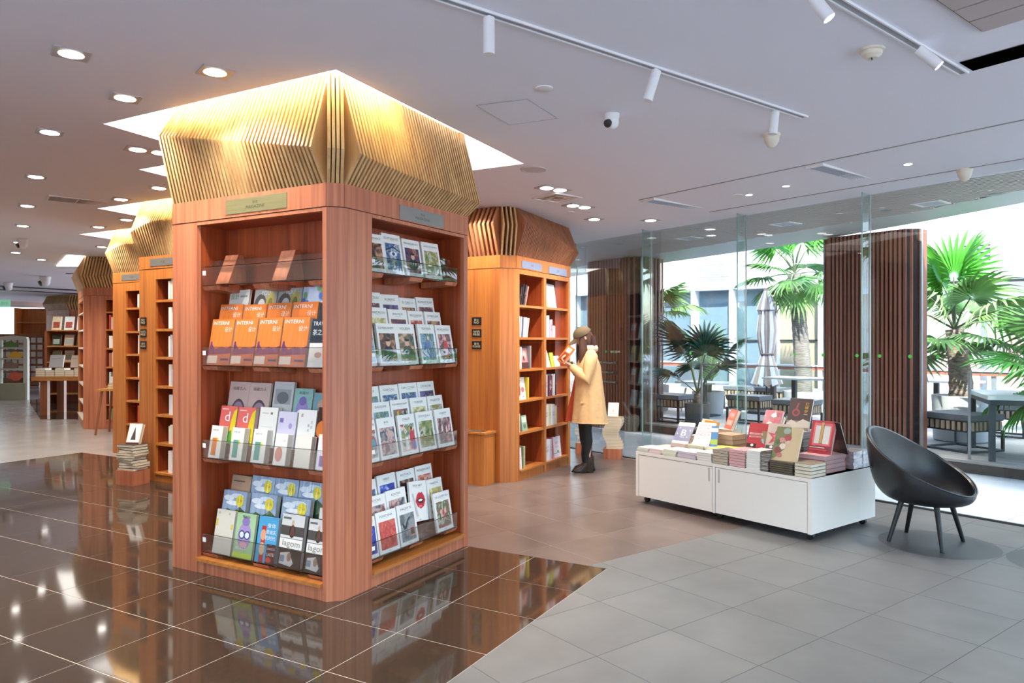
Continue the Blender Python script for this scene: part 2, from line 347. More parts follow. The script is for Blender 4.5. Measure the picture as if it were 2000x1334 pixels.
for k in range(40):                       # fine slats run along the front
    u0 = FU+.06+k*.062; vs = [v for v in (x*.25 for x in range(-4, 53)) if uat(S_MID, v) > u0+.03]
    if vs: mb.box(u0, min(vs), ZS, u0+.04, max(vs)+.2, ZS+.03)
mb.build('fine_slats', pr('soffit_slat', 'c0b6b0', .5), sof, kind='stuff')
mb = MB(BM)
for (ua, va), (ub, vb), (uc, vc), (ud, vd) in zip(S_MID, S_MID[1:], S_OUT, S_OUT[1:]): mb.poly([(ua, va, ZS+.012), (ub, vb, ZS+.012), (ud, vd, ZS+.012), (uc, vc, ZS+.012)])
mb.build('smooth_edge_panel', pr('soffit_panel', 'bfc4c2', .4), sof)
# ================================================================ shelving pillars
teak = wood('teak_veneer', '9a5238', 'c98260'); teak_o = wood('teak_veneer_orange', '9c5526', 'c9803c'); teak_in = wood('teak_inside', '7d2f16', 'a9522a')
teak_l = wood('teak_ledge', 'a45f2c', 'c9853f', axis='x'); slat_lit = wood('slat_wood_lit', 'b08455', 'd8b27c', .6, .5); slat_unlit = wood('slat_wood_unlit', '8a5236', 'b47a54', .6, .45); corew = pr('crown_core', '4a2412', .7)  # one slat wood in two tones: yellowed as if lit, browner as if unlit
brass = pr('brushed_brass', 'b9b384', .32, metal=.75, noise=(3, .08, (1, 1, 30))); steelp = pr('grey_plate', '8f8d8a', .35, metal=.6); bluep = pr('blue_grey_plate', '8a92ad', .4, metal=.3)
acry = glass('clear_acrylic', (.985, .99, .99), .38); acryedge = glass('acrylic_edge', (.82, .88, .88), 1.6, .05)
black = pr('black_print', '141414', .4); ink = printed()
def face(root, c, P, Q, openings=(), zt=2.41, zj=2.275, z0=.1, z1=2.25, wd=teak, win=teak_in, ledge=teak_l, ins=0):
    M = Matrix.Translation((-c[0], -c[1], 0)) @ frame(P, Q); L = hypot(Q[0]-P[0], Q[1]-P[1])
    B = lambda: MB(M)
    B().box(ins, -.004 if not ins else .001, zj, L-ins, .03, zt).build('header_board', wd, root)
    e = [ins]
    for o in openings: e += [o[0], o[1]]
    e.append(L-ins)
    for a, b in zip(e[::2], e[1::2]):
        if b-a > .001: B().box(a, 0, 0, b, .03, zj-.004).build('stile' if b-a > .06 else 'frame_strip', wd, root)
    for s0, s1, dep, shelves in openings:
        B().box(s0, 0, z1, s1, .03, zj-.004).build('top_rail', wd, root)
        B().box(s0, .004, 0, s1, .034, z0-.022).build('plinth', wd, root)
        B().box(s0+.001, -.018, z0-.02, s1-.001, dep, z0).build('ledge', ledge, root)
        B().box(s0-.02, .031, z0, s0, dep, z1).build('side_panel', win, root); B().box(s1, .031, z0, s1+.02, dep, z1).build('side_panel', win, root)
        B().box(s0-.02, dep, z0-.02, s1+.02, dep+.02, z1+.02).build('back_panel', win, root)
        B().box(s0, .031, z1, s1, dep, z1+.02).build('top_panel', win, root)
        for z in shelves: B().box(s0+.001, .004, z-.026, s1-.001, dep-.002, z).build('shelf_board', ledge, root)
    return M, L
def crown(root, c, P, Q, kink, n, zt=2.41, flare=.115, sw=None):
    F = frame(P, Q); M = Matrix.Translation((-c[0], -c[1], 0)) @ F; L = hypot(Q[0]-P[0], Q[1]-P[1]); p = L/n; t = p*.52
    for i in range(n):
        s = p*(i+.5); w = F @ Vector((s, 0, 0)); top = cz(w.x, w.y)+.03; zk = kink(s/L)
        MB(M).ext([(s-t/2, .05, zt), (s-t/2, -.004, zt), (s-t/2, -flare, zk), (s-t/2, .028, top), (s-t/2, .085, top)], (t, 0, 0)).build('crown_slat', sw or slat_lit, root)
def corner_slats(root, c, P, Q, zk, zt=2.41, flare=.09, n=2):
    F = frame(P, Q); M = Matrix.Translation((-c[0], -c[1], 0)) @ F; L = hypot(Q[0]-P[0], Q[1]-P[1])
    for i in range(n):
        s = L*(i+.5)/n; w = F @ Vector((s, 0, 0)); top = cz(w.x, w.y)+.03
        MB(M).ext([(s-.009, .05, zt), (s-.009, .0, zt), (s-.009, -flare, zk), (s-.009, .01, top), (s-.009, .07, top)], (.018, 0, 0)).build('crown_slat', slat_lit, root)
def core(root, c, poly, inset=.06):
    cx = sum(p[0] for p in poly)/len(poly); cy = sum(p[1] for p in poly)/len(poly)
    q = []
    for x, y in poly:
        d = hypot(x-cx, y-cy); k = 1-inset*1.35/d; q.append((cx+(x-cx)*k-c[0], cy+(y-cy)*k-c[1]))
    MB().prism(q, 2.405, cz(cx, cy)+.02).build('crown_core', corew, root)
def plate(root, M, s0, s1, za, zb, mat, lines, d=-.008, col=(.05, .05, .04), nm='sign_plate', frac=.3, band=.34):
    o = MB(M).box(s0, d, za, s1, d+.006, zb).build(nm, mat, root)
    mb = MB(M); n = len(lines); sc = (s0+s1)/2; zc = (za+zb)/2; h = (zb-za)
    for k, tx in enumerate(lines):
        zz = zc + ((n-1)/2-k)*h*band
        put_text(mb, tx, (s1-s0)*.8, h*frac, lambda x, y: (sc+x, d-.0012, zz+y), col)
    if mb.v: mb.build('lettering', ink, o)
    return o
def chamfer(root, c, P, Q, wd=teak, zt=2.41, zj=2.275):
    M = Matrix.Translation((-c[0], -c[1], 0)) @ frame(P, Q); L = hypot(Q[0]-P[0], Q[1]-P[1])
    MB(M).box(0, 0, 0, L, .03, zj-.004).build('corner_post', wd, root); MB(M).box(0, -.003, zj, L, .03, zt).build('corner_cap', wd, root)
# ---- the magazine pillar in front
x0, x1, y0, y1, ch = 3.165, 4.555, 2.93, 4.365, .07
PC = ((x0+x1)/2, (y0+y1)/2, 0)
p1 = thing('magazine_pillar', 'large teak pillar with magazine racks and flared slatted crown, nearest to the viewer', 'pillar', PC, kind='thing')
DEP = .25
ML, LL = face(p1, PC, (x0, y1), (x0, y0+ch), [(.245, 1.345-.01, DEP, [])])
MR, LR = face(p1, PC, (x0+ch, y0), (x1, y0), [(.247, 1.268, DEP+.02, [])])
chamfer(p1, PC, (x0, y0+ch), (x0+ch, y0))
face(p1, PC, (x1, y0), (x1, y1), ins=.031); face(p1, PC, (x1, y1), (x0, y1), ins=.031)
crown(p1, PC, (x0, y1), (x0, y0+ch), lambda t: 2.84-.25*t, 43)
crown(p1, PC, (x0+ch, y0), (x1, y0), lambda t: 2.575-.08*t**.7, 43)
corner_slats(p1, PC, (x0, y0+ch), (x0+ch, y0), 2.58, flare=.12, n=4)
crown(p1, PC, (x1, y0), (x1, y1), lambda t: 2.55+.2*t, 30); crown(p1, PC, (x1, y1), (x0, y1), lambda t: 2.6+.2*t, 30)
core(p1, PC, [(x0, y0), (x1, y0), (x1, y1), (x0, y1)])
plate(p1, ML, .526, 1.057, 2.293, 2.384, brass, ['杂志', 'MAGAZINE'], frac=.2, band=.3)
plate(p1, MR, .509, .999, 2.28, 2.371, steelp, ['杂志', 'MAGAZINE'], frac=.2, band=.3)
def tray(root, M, s0, s1, z, rows, lip=.11, d0=.022, step=.062, rise=.09):
    """stepped clear acrylic rack with a front lip"""
    mb = MB(M)
    mb.box(s0, d0, z, s1, d0+.004, z+lip); t = .004
    for r in range(rows):
        d = d0+r*step; zz = z+r*rise
        mb.box(s0, d, zz-.004, s1, d+step, zz)
        mb.box(s0, d+step-.004, zz, s1, d+step, zz+rise if r < rows-1 else zz+.16)
    o = mb.build('acrylic_rack', acry, root)
    MB(M).box(s0, d0-.0005, z+lip, s1, d0+.0045, z+lip+.003).box(s0, d0-.0005, z-.006, s1, d0+.0045, z-.003).build('rack_edge', acryedge, o)
    tg = MB(M).box(s0+.006, d0-.003, z+lip*.55, s0+.036, d0-.001, z+lip*.8).build('price_tag', pr('white_tag', 'f0f0ee', .5), o)
    for s in (s0+.06, (s0+s1)/2, s1-.06):
        MB(M).ext([(s-.07, d0+.005, z-.008), (s-.07, d0+.02, z-.032), (s-.07, DEP, z-.05), (s-.07, DEP, z-.008)], (.14, 0, 0)).build('rack_bracket', teak, root)
TL = [1.862, 1.345, .745, .135]; TR = [1.93, 1.345, .752, .16]
for k, z in enumerate(TL): tray(p1, ML, .268, 1.325, z, 1 if k == 0 else 3, .115)
for k, z in enumerate(TR): tray(p1, MR, .262, 1.215, z, 1 if k == 0 else 3, .10 if k else .09)
for s in (.36, .87):                      # empty wooden book rests on the top rack
    MB(ML).ext([(s, .05, 1.87), (s, .13, 2.06), (s, .17, 2.06), (s, .2, 1.87)], (.12, 0, 0)).build('book_rest', teak, p1)
# ---- the second pillar with open shelves
a0, a1, b0, b1, c2 = 6.72, 8.21, 3.79, 5.25, .13
C2 = ((a0+a1)/2, (b0+b1)/2, 0)
p2 = thing('bookshelf_pillar', 'orange teak pillar with two bays of open bookshelves, behind the reading woman', 'pillar', C2, kind='thing')
SH2 = [.515, .86, 1.195, 1.54, 1.89]
M2L, _ = face(p2, C2, (a0, b1), (a0, b0+c2), wd=teak_o)
M2, L2 = face(p2, C2, (a0+c2, b0), (a1, b0), [(.065, .645, .30, SH2), (.705, 1.295, .30, SH2)], z0=.115, z1=2.22, wd=teak_o)
chamfer(p2, C2, (a0, b0+c2), (a0+c2, b0), teak_o)
face(p2, C2, (a1, b0), (a1, b1), [(.08, .70, .28, SH2), (.76, 1.38, .28, SH2)], z0=.115, z1=2.22, wd=teak_o, ins=.031); face(p2, C2, (a1, b1), (a0, b1), wd=teak_o, ins=.031)
crown(p2, C2, (a0, b1), (a0, b0+c2), lambda t: 2.73, 24, sw=slat_unlit)
crown(p2, C2, (a0+c2, b0), (a1, b0), lambda t: 2.76-.2*t, 44, sw=slat_unlit)
crown(p2, C2, (a1, b0), (a1, b1), lambda t: 2.6+.1*t, 24)
corner_slats(p2, C2, (a0, b0+c2), (a0+c2, b0), 2.72, n=4); core(p2, C2, [(a0, b0), (a1, b0), (a1, b1), (a0, b1)])
plate(p2, M2, .105, .575, 2.288, 2.369, bluep, ['文学'], frac=.3); plate(p2, M2, .76, 1.235, 2.28, 2.362, bluep, ['艺术'], frac=.3)
def notices(root, M, s, z, w=.118, h=.085):
    for k, (l1, l2) in enumerate((('禁止', 'NO'), ('WiFi', 'FREE'), ('请勿', 'PLEASE'))):
        zz = z-k*.128
        plate(root, M, s, s+w, zz-h, zz, black, [l1, l2], col=(.75, .72, .55), nm='notice_plate', frac=.28)
notices(p2, M2L, b1-4.265, 1.755)
# ---- the row of pillars running back on the left
def row_pillar(nm, label, X0, Y1, Y0, note=False, n=36):
    C = (X0+.7, (Y0+Y1)/2, 0); r = thing(nm, label, 'pillar', C, group='row of shelving pillars', kind='thing')
    lv = [.41, .716, 1.02, 1.33, 1.63, 1.94]
    M, L = face(r, C, (X0, Y1), (X0, Y0), [(.28, Y1-Y0-.06, .27, lv)], z1=2.16, wd=teak_o)
    face(r, C, (X0, Y0), (X0+1.4, Y0), wd=teak_o, ins=.031); face(r, C, (X0+1.4, Y1), (X0, Y1), wd=teak_o, ins=.031); face(r, C, (X0+1.4, Y0), (X0+1.4, Y1), wd=teak_o, ins=.031)
    crown(r, C, (X0, Y1), (X0, Y0), lambda t: 2.66+.10*sin(pi*min(1, t*1.4)), n); crown(r, C, (X0, Y0), (X0+1.4, Y0), lambda t: 2.7, n)
    core(r, C, [(X0, Y0), (X0+1.4, Y0), (X0+1.4, Y1), (X0, Y1)])
    plate(r, M, .2, .62, 2.3, 2.38, steelp, ['小说'], frac=.35)
    if note: notices(r, M, .03, 1.755, .1)
    return r, M, C
p3, M3, C3 = row_pillar('shelf_pillar', 'teak shelving pillar with black notices, just left behind the magazine pillar', 5.0, 7.46, 6.06, True)
p4, M4, C4 = row_pillar('shelf_pillar', 'teak shelving pillar with a yellow lit slatted crown, second behind the magazine pillar', 6.0, 9.52, 8.12)
# far pillar turned towards the walkway
C5 = (8.6, 13.0, 0); p5 = thing('shelf_pillar', 'reddish shelving pillar with narrow white-edged shelves, beside the small book stool', 'pillar', C5, group='row of shelving pillars', kind='thing')
lv5 = [.42, .74, 1.06, 1.38, 1.70, 2.0]; wshelf = pr('pale_shelf', 'd9cdbd', .5)
f5 = [(8.17, 14.05), (7.36, 12.5), (7.95, 11.45), (9.4, 11.6), (9.9, 13.6)]
M5, L5 = face(p5, C5, f5[0], f5[1], [(.1, 1.62, .28, lv5)], z0=.16, z1=2.2, wd=teak_o, ledge=wshelf)
M5b, L5b = face(p5, C5, f5[1], f5[2], [(.38, 1.15, .3, lv5)], z0=.16, z1=2.2, wd=teak, win=teak_in)
for P, Q in zip(f5[2:], f5[3:]+f5[:1]): face(p5, C5, P, Q, ins=.031)
crown(p5, C5, f5[0], f5[1], lambda t: 2.7, 34); crown(p5, C5, f5[1], f5[2], lambda t: 2.6, 24)
core(p5, C5, f5)
mb = MB(); q = [(7.15, 12.6), (7.36, 12.45), (8.2, 14.1), (8.02, 14.5)]
mb.poly([(x, y, cz(x, y)-.012) for x, y in q][::-1]); mb.build('recess_diffuser', glow, ceiling)
# far pillar by the entrance
C6 = (13.2, 21.6, 0); p6 = thing('shelf_pillar', 'dim shelving pillar at the far end, behind the free-standing bookcase', 'pillar', C6, group='row of shelving pillars', kind='thing')
f6 = [(12.5, 23.15), (12.3, 21.6), (13.6, 19.9), (14.6, 21.4), (13.8, 23.4)]
for P, Q in zip(f6, f6[1:]+f6[:1]): face(p6, C6, P, Q)
crown(p6, C6, f6[0], f6[1], lambda t: 2.6, 22); crown(p6, C6, f6[1], f6[2], lambda t: 2.6, 30); core(p6, C6, f6)
# low wooden box against the second pillar
BX = thing('wooden_plinth', 'low teak box with a black notice on top, against the orange pillar', 'plinth', (6.6, 4.3, 0))
bm = Matrix.Translation((-6.6, -4.3, 0)); wj = MB(bm)
MB(bm).box(6.49, 3.975, 0, 6.71, 4.6, .53).build('body', teak_o, BX); MB(bm).box(6.475, 3.96, .53, 6.712, 4.61, .55).build('lid', teak_l, BX)
n_ = MB(bm).box(6.52, 4.03, .55, 6.66, 4.25, .5525).build('notice', black, BX)
mb = MB(bm); put_text(mb, '请勿坐卧', .16, .03, lambda x, y: (6.565-y, 4.14-x, .5535), (.8, .7, .5)); put_text(mb, 'DO NOT SIT', .16, .025, lambda x, y: (6.61-y, 4.14-x, .5535), (.8, .7, .5)); mb.build('lettering', ink, n_)
# ================================================================ ceiling fixtures
trim = pr('brushed_trim', 'b9b6b6', .35, metal=.5); lampm = pr('lamp_lens', (1, 1, 1), .4, emit=(1, .95, .88), es=14); lampm.cycles.emission_sampling = 'NONE'; wpl = pr('white_plastic', 'e6e4e2', .45); cream = pr('cream_plastic', 'ddd3be', .5); dkm = pr('dark_metal', '2a2a2c', .4); vgrey = pr('vent_grey', 'a9adb6', .5)
ORD = ['nearest', 'second nearest', 'third nearest', 'fourth nearest', 'fifth nearest', 'sixth nearest', 'seventh nearest', 'eighth nearest', 'ninth nearest', 'tenth nearest', 'eleventh nearest', 'twelfth nearest', 'thirteenth nearest', 'fourteenth nearest', 'fifteenth nearest', 'sixteenth nearest', 'seventeenth nearest']
NTH = ['first', 'second', 'third', 'fourth', 'fifth', 'sixth', 'seventh', 'eighth', 'ninth', 'tenth', 'eleventh', 'twelfth', 'thirteenth', 'fourteenth', 'fifteenth', 'sixteenth', 'seventeenth', 'eighteenth', 'nineteenth', 'twentieth', 'twenty-first', 'twenty-second', 'twenty-third', 'twenty-fourth', 'twenty-fifth']
def spot(x, y, z, power, size=125, blend=.7, tgt=None, col=(1, .92, .82), r=.05):
    d = bpy.data.lights.new('lamp', 'SPOT'); d.energy = power*4; d.spot_size = radians(size); d.spot_blend = blend; d.shadow_soft_size = r; d.color = col
    o = bpy.data.objects.new('lamp_light', d); COL.objects.link(o); o.location = (x, y, z)
    if tgt: o.rotation_euler = (Vector((x, y, z))-Vector(tgt)).to_track_quat('Z', 'Y').to_euler()
    return o
def sq_ring(mb, w, h, b, z0, z1):
    for q in ((-w, -h, w, -h+b), (-w, h-b, w, h), (-w, -h+b, -w+b, h-b), (w-b, -h+b, w, h-b)): mb.box(q[0], q[1], z0, q[2], q[3], z1)
def downlight(x, y, label, n=1, rot=ANG, grp='recessed downlights', pw=None):
    z = cz(x, y); o = thing('recessed_downlight', label, 'downlight', (x, y, z), rot, grp)
    w = .085*n
    MB().box(-w, -.085, -.006, w, .085, .004).build('trim_plate', trim, o)
    for k in range(n):
        cx = 0 if n == 1 else (-.082 + .164*k)
        MB().lathe([(.062, -.007), (.058, -.0075), (.05, -.0105), (0.0001, -.0125)], (cx, 0, 0), 20).build('lamp', lampm, o, angle=40)
    spot(x, y, z-.03, (pw or DL)*(1.5 if n == 2 else 1))
SING = [(2.3, 4.02), (2.83, 3.53), (2.86, 4.41), (3.06, 5.62), (3.79, 7.19), (4.59, 6.54), (4.52, 8.75), (4.76, 7.41), (5.23, 10.23), (5.53, 8.5), (5.7, 9.35), (6.01, 11.87), (6.82, 11.1), (6.63, 13.18), (7.35, 13.76), (9.56, 17.76)]
SING.sort(key=lambda p: hypot(*p))
for k, (x, y) in enumerate(SING): downlight(x, y, 'square recessed downlight left of the pillars, %s to the viewer' % ORD[k])
downlight(3.71, 5.41, 'twin recessed downlight just left of the magazine pillar crown', 2)
downlight(6.25, 3.06, 'twin recessed downlight in front of the square air diffuser', 2); downlight(7.08, 3.17, 'twin recessed downlight behind the square air diffuser', 2)
downlight(7.8, 3.3, 'square recessed downlight above the reading woman'); downlight(8.12, 2.74, 'square recessed downlight beside the glass fin'); downlight(6.41, 4.09, 'square recessed downlight half hidden beside the magazine pillar crown')
for k, (x, y) in enumerate(((.6, 3.0), (1.0, 1.2), (2.0, -.6), (3.6, -1.4), (1.2, 5.4))): downlight(x, y, 'square recessed downlight out of view, number %s of the rear field' % NTH[k], grp='downlights behind the viewer')  # unseen lamps added as fill to brighten the room
for k, (x, y) in enumerate(((7.03, 1.1), (6.66, .12), (7.25, 1.47))):
    z = cz(x, y); o = thing('round_downlight', 'small round downlight in the front ceiling strip, %s from the left' % ['second', 'third', 'first'][k], 'downlight', (x, y, z), 0, 'round downlights along the glass')
    MB().lathe([(.042, .003), (.042, -.004), (.03, -.005)], n=18).build('trim_ring', wpl, o); MB().disc((0, 0, -.0055), .03, 16).build('lamp', lampm, o); spot(x, y, z-.03, DL*.7)
# ---- tracks with spot heads
def rail(P, Q, label, heads):
    L = hypot(Q[0]-P[0], Q[1]-P[1]); o = thing('light_track', label, 'light track', (P[0], P[1], cz(*P)), atan2(Q[1]-P[1], Q[0]-P[0]), 'ceiling light tracks')
    dz = (cz(*Q)-cz(*P))/L; M = Matrix(((1, 0, 0, 0), (0, 1, 0, 0), (dz, 0, 1, 0), (0, 0, 0, 1)))
    MB(M).box(0, -.026, -.012, L, -.018, .002).box(0, .018, -.012, L, .026, .002).box(L-.006, -.018, -.012, L, .018, .002).build('rail', wpl, o)
    MB(M).box(0, -.018, -.004, L, .018, .002).build('channel', pr('track_grey', '9b9da2', .5), o)
    return o
R2 = (sin(A_), -cos(A_))
rail(uv(.2, 2.887)[:2], uv(4.413, 2.654)[:2], 'long white ceiling track over the floor centre, carrying three spots', 0)
rail(uv(1.6, 1.704)[:2], uv(4.40, 1.704)[:2], 'white ceiling track ending at the black slot, upper right', 0)
def head(x, y, dr, dz, label, lit, ln=.17, fwd=0):
    z = cz(x, y)-.0125; o = thing('spot_head', label, 'spotlight', (x, y, z), 0, 'track spot heads')
    MB().cyl((0, 0, 0), (0, 0, -.03), .011, n=10).build('stem', wpl, o)
    d = Vector((R2[0]*dr + cos(A_)*fwd, R2[1]*dr + sin(A_)*fwd, -dz)).normalized(); s = Vector((0, 0, -.03))-d*.02
    MB().cyl(s, s+d*ln, .027, n=20).cyl(s+d*.035, s+d*.04, .0275, n=20).build('barrel', wpl, o, angle=40)
    if lit: MB().cyl(s+d*ln, s+d*(ln+.002), .022, n=18).build('lamp', lampm, o)
    e = Vector((x, y, z))+s+d*(ln+.02); spot(e.x, e.y, e.z, TRK, 60, .5, e+d)
head(2.932, 1.769, 0, 1, 'white spot head hanging straight down, nearest on the long track', False)
head(3.879, 1.282, -.30, 1, 'white spot head tilted left, middle of the long track', False)
head(4.857, .828, -.1, 1, 'white spot head at the far end of the long track', False, .14)
head(3.30, .43, .62, 1, 'lit white spot head at the top edge of the view', True, .17, -.25)
head(4.192, .016, .9, 1, 'lit white spot head on the track near the black slot', True, .13, -.35)
# ---- vents, grooves, detectors
def flatthing(name, label, cat, corners, mat, z=-.004, group=None):
    c = corners[0]; cx, cy = c[0], c[1]
    o = MB().poly([(x-cx, y-cy, cz(x, y)+z-cz(cx, cy)) for x, y in corners][::-1]).build(name, mat, loc=(cx, cy, cz(cx, cy)), label=label, cat=cat, group=group)
    return o
def slot_vent(u0, u1, v0, v1, label, grp=None, along='u', n=5):
    P = uv(u0, v0); zc = cz(*uv((u0+u1)/2, (v0+v1)/2)[:2]); o = thing('air_vent', label, 'vent', (P[0], P[1], zc), ANG, grp)
    a, b = u1-u0, v1-v0; f = MB()
    for q in ((0, 0, a, .014), (0, b-.014, a, b), (0, .014, .014, b-.014), (a-.014, .014, a, b-.014), (a/2-.006, .014, a/2+.006, b-.014)): f.box(q[0], q[1], -.008, q[2], q[3], .03)
    f.build('frame', wpl, o); MB().box(.014, .014, -.002, a-.014, b-.014, .03).build('duct', vgrey, o)
    for k in range(n):
        y = .014+(b-.028)*(k+.5)/n; MB().box(.014, y-.004, -.006, a-.014, y+.004, -.001).build('louvre', vgrey if grp else pr('louvre_tan', '9c8f86', .5), o)
slot_vent(5.50, 6.46, 4.92, 5.08, 'long blue-grey slot vent near the glass, left of the two', 'slot vents'); slot_vent(5.54, 6.5, 3.175, 3.325, 'long grey slot vent near the glass, right of the two', 'slot vents')
P = uv(1.068, 9.111); slot_vent(.80, 1.34, 8.95, 9.27, 'tan rectangular air grille in the left ceiling', None, n=7)
def groove(P, Q, label):
    L = hypot(Q[0]-P[0], Q[1]-P[1]); dz = (cz(*Q)-cz(*P))/L; M = Matrix(((1, 0, 0, 0), (0, 1, 0, 0), (dz, 0, 1, 0), (0, 0, 0, 1)))
    MB(M).box(0, -.008, -.0025, L, .008, .001, 0).box(0, .008, -.006, L, .014, .001, 1).build('ceiling_bead', [pr('groove_grey', '86878a', .6), wpl], ceiling, loc=(P[0], P[1], cz(*P)), rot=atan2(Q[1]-P[1], Q[0]-P[0]))
groove(uv(5.47, 5.09)[:2], uv(5.57, -1)[:2], ''); groove(uv(6.47, 5.0)[:2], uv(6.66, -1)[:2], '')
x, y = 6.608, 3.196; o = thing('air_diffuser', 'square four-way air diffuser in front of the orange pillar', 'vent', (x, y, cz(x, y)), ANG)
f = MB(); sq_ring(f, .18, .18, .02, -.01, .004); f.build('frame', wpl, o)
for k, r_ in enumerate((.135, .085)):
    f = MB(); sq_ring(f, r_, r_, .03, -.004-.004*k, .004); f.build('cone_ring', pr('diffuser_tan', 'cdbcae', .5), o)
MB().box(-.16, -.16, -.0015, .16, .16, .004).build('throat', pr('throat_brown', '8a776c', .6), o)
def puck(x, y, prof, label, cat, nm, mat=wpl, extra=None):
    return MB().lathe(prof, n=24).build(nm, mat, loc=(x, y, cz(x, y)), label=label, cat=cat, angle=35)
puck(3.894, 1.967, [(.052, .002), (.052, -.006), (.042, -.010), (.0001, -.010)], 'small flat white disc on the ceiling beside the access hatch', 'sensor', 'ceiling_sensor')
puck(5.537, 2.899, [(.115, .002), (.11, -.006), (.09, -.007), (.088, -.004), (.0001, -.004)], 'round ceiling speaker grille right of the big crown', 'speaker', 'ceiling_speaker', pr('speaker_grille', 'c4bdbd', .6))
puck(7.316, 3.377, [(.045, .002), (.045, -.006), (.0001, -.008)], 'tiny round sensor above the orange pillar', 'sensor', 'ceiling_sensor'); puck(7.228, 1.575, [(.05, .002), (.05, -.005), (.0001, -.007)], 'faint round cover between the two slot vents', 'sensor', 'ceiling_sensor')
o = thing('smoke_detector', 'cream smoke detector at the upper right ceiling', 'detector', (4.162, .237, cz(4.162, .237)))
MB().lathe([(.062, .002), (.062, -.008), (.05, -.012), (.048, -.028), (.028, -.045), (.0001, -.046)], n=24).build('body', cream, o, angle=35); MB().cyl((-.015, 0, -.0455), (.015, 0, -.0455), .004, n=8).build('slit', dkm, o)
for (x, y), lb in (((5.393, .94), 'cream cone motion sensor behind the far spot head'), ((7.05, -.28), 'cream cone motion sensor by the glass, upper right')):
    o = thing('motion_sensor', lb, 'sensor', (x, y, cz(x, y)), 0, 'cone motion sensors')
    MB().lathe([(.06, .002), (.06, -.012), (.056, -.02)], n=20).build('base', cream, o, angle=35); MB().lathe([(.054, -.02), (.05, -.05), (.03, -.085), (.012, -.095), (.0001, -.096)], n=20).build('cone', cream, o, angle=35)
def dome(x, y, label, s=1.0):
    o = thing('dome_camera', label, 'camera', (x, y, cz(x, y)-.004*s), A_+pi, 'ceiling cameras')
    MB().lathe([(.05*s, .002), (.05*s, -.012*s), (.044*s, -.04*s)], n=20).build('base', wpl, o, angle=35)
    MB().lathe([(.042*s, -.03*s), (.046*s, -.05*s), (.04*s, -.078*s), (.02*s, -.095*s), (.0001, -.098*s)], n=20).build('ball', wpl, o, angle=50)
    MB().cyl((.02*s, -.02*s, -.06*s), (.036*s, -.036*s, -.072*s), .026*s, n=16).build('lens', dkm, o)
dome(4.497, 1.779, 'white dome security camera in the middle of the ceiling'); dome(5.865, 11.476, 'small dark-eyed dome camera among the left downlights', 1.4); dome(9.593, 19.409, 'far dome camera at the left edge', 2.0); dome(9.093, 16.886, 'far dome camera in front of the dark slot', 2.2)
# access hatch: a thin joint line
hc = [(4.413, 2.134), (4.395, 2.488), (3.963, 2.485), (4.009, 2.142)]
flatthing('access_hatch', 'flush square access hatch in the ceiling beside the big crown', 'hatch', hc, white, -.0035)
mb = MB()
for p, q in zip(hc, hc[1:]+hc[:1]):
    d = Vector((q[0]-p[0], q[1]-p[1])).normalized()*.0; mb.tube([(p[0], p[1], cz(*p)-.003), (q[0], q[1], cz(*q)-.003)], .0022, 4)
mb.build('hatch_joint', pr('joint_grey', '9d9aa0', .7), ceiling)
# black slot and cassette unit at the upper right
u0, u1, v0, v1 = 4.225, 4.40, -1.0, 1.66
c_ = [uv(u0, v0)[:2], uv(u1, v0)[:2], uv(u1, v1)[:2], uv(u0, v1)[:2]]
flatthing('black_ceiling_slot', 'black open slot in the ceiling at the upper right', 'slot', c_, pr('slot_black', '050506', .9, spec=0), -.003)
P = uv(3.893, 1.429); o = thing('air_conditioner', 'pinkish-grey ceiling cassette unit with seams, top right corner', 'air conditioner', (P[0], P[1], cz(P[0], P[1])), ANG)
dzu = -.0276; M = Matrix(((1, 0, 0, 0), (0, 1, 0, 0), (dzu, -.007, 1, 0), (0, 0, 0, 1)))
MB(M).box(-1.02, -1.02, -.01, .012, .012, .002).build('frame', pr('cassette_frame', 'd8d0cc', .5), o); MB(M).box(-1.0, -1.0, -.012, 0, 0, -.009).build('shadow_gap', pr('gap_brown', '3a1f18', .6), o)
for k in range(6): MB(M).box(-.166*(k+1)+.006, -.99, -.018, -.166*k-.006, -.008, -.011).build('cassette_panel', pr('cassette_panel', 'b5a7a3', .55), o)
# ================================================================ books and magazines
def wrapped_print():
    if 'wrap' in MATS: return MATS['wrap']
    m = bpy.data.materials.new('shrink_wrapped_print'); m.use_nodes = True; MATS['wrap'] = m
    t = m.node_tree; b = t.nodes['Principled BSDF']; at = t.nodes.new('ShaderNodeVertexColor'); at.layer_name = 'Col'
    t.links.new(at.outputs[0], b.inputs['Base Color']); b.inputs['Roughness'].default_value = .4; b.inputs['Coat Weight'].default_value = 1.0; b.inputs['Coat Roughness'].default_value = .06
    tc = t.nodes.new('ShaderNodeTexCoord'); mp = t.nodes.new('ShaderNodeMapping'); mp.inputs['Rotation'].default_value = (0, .7, 0); mp.inputs['Scale'].default_value = (26, 26, 5)
    nz = t.nodes.new('ShaderNodeTexNoise'); nz.inputs['Scale'].default_value = 1.3; bp = t.nodes.new('ShaderNodeBump'); bp.inputs['Strength'].default_value = .8; bp.inputs['Distance'].default_value = .02
    t.links.new(tc.outputs['Object'], mp.inputs[0]); t.links.new(mp.outputs[0], nz.inputs['Vector']); t.links.new(nz.outputs[0], bp.inputs['Height']); t.links.new(bp.outputs[0], b.inputs['Coat Normal'])
    return m
wrapm = wrapped_print()
def rgb(c): return hx(c) if isinstance(c, str) else c
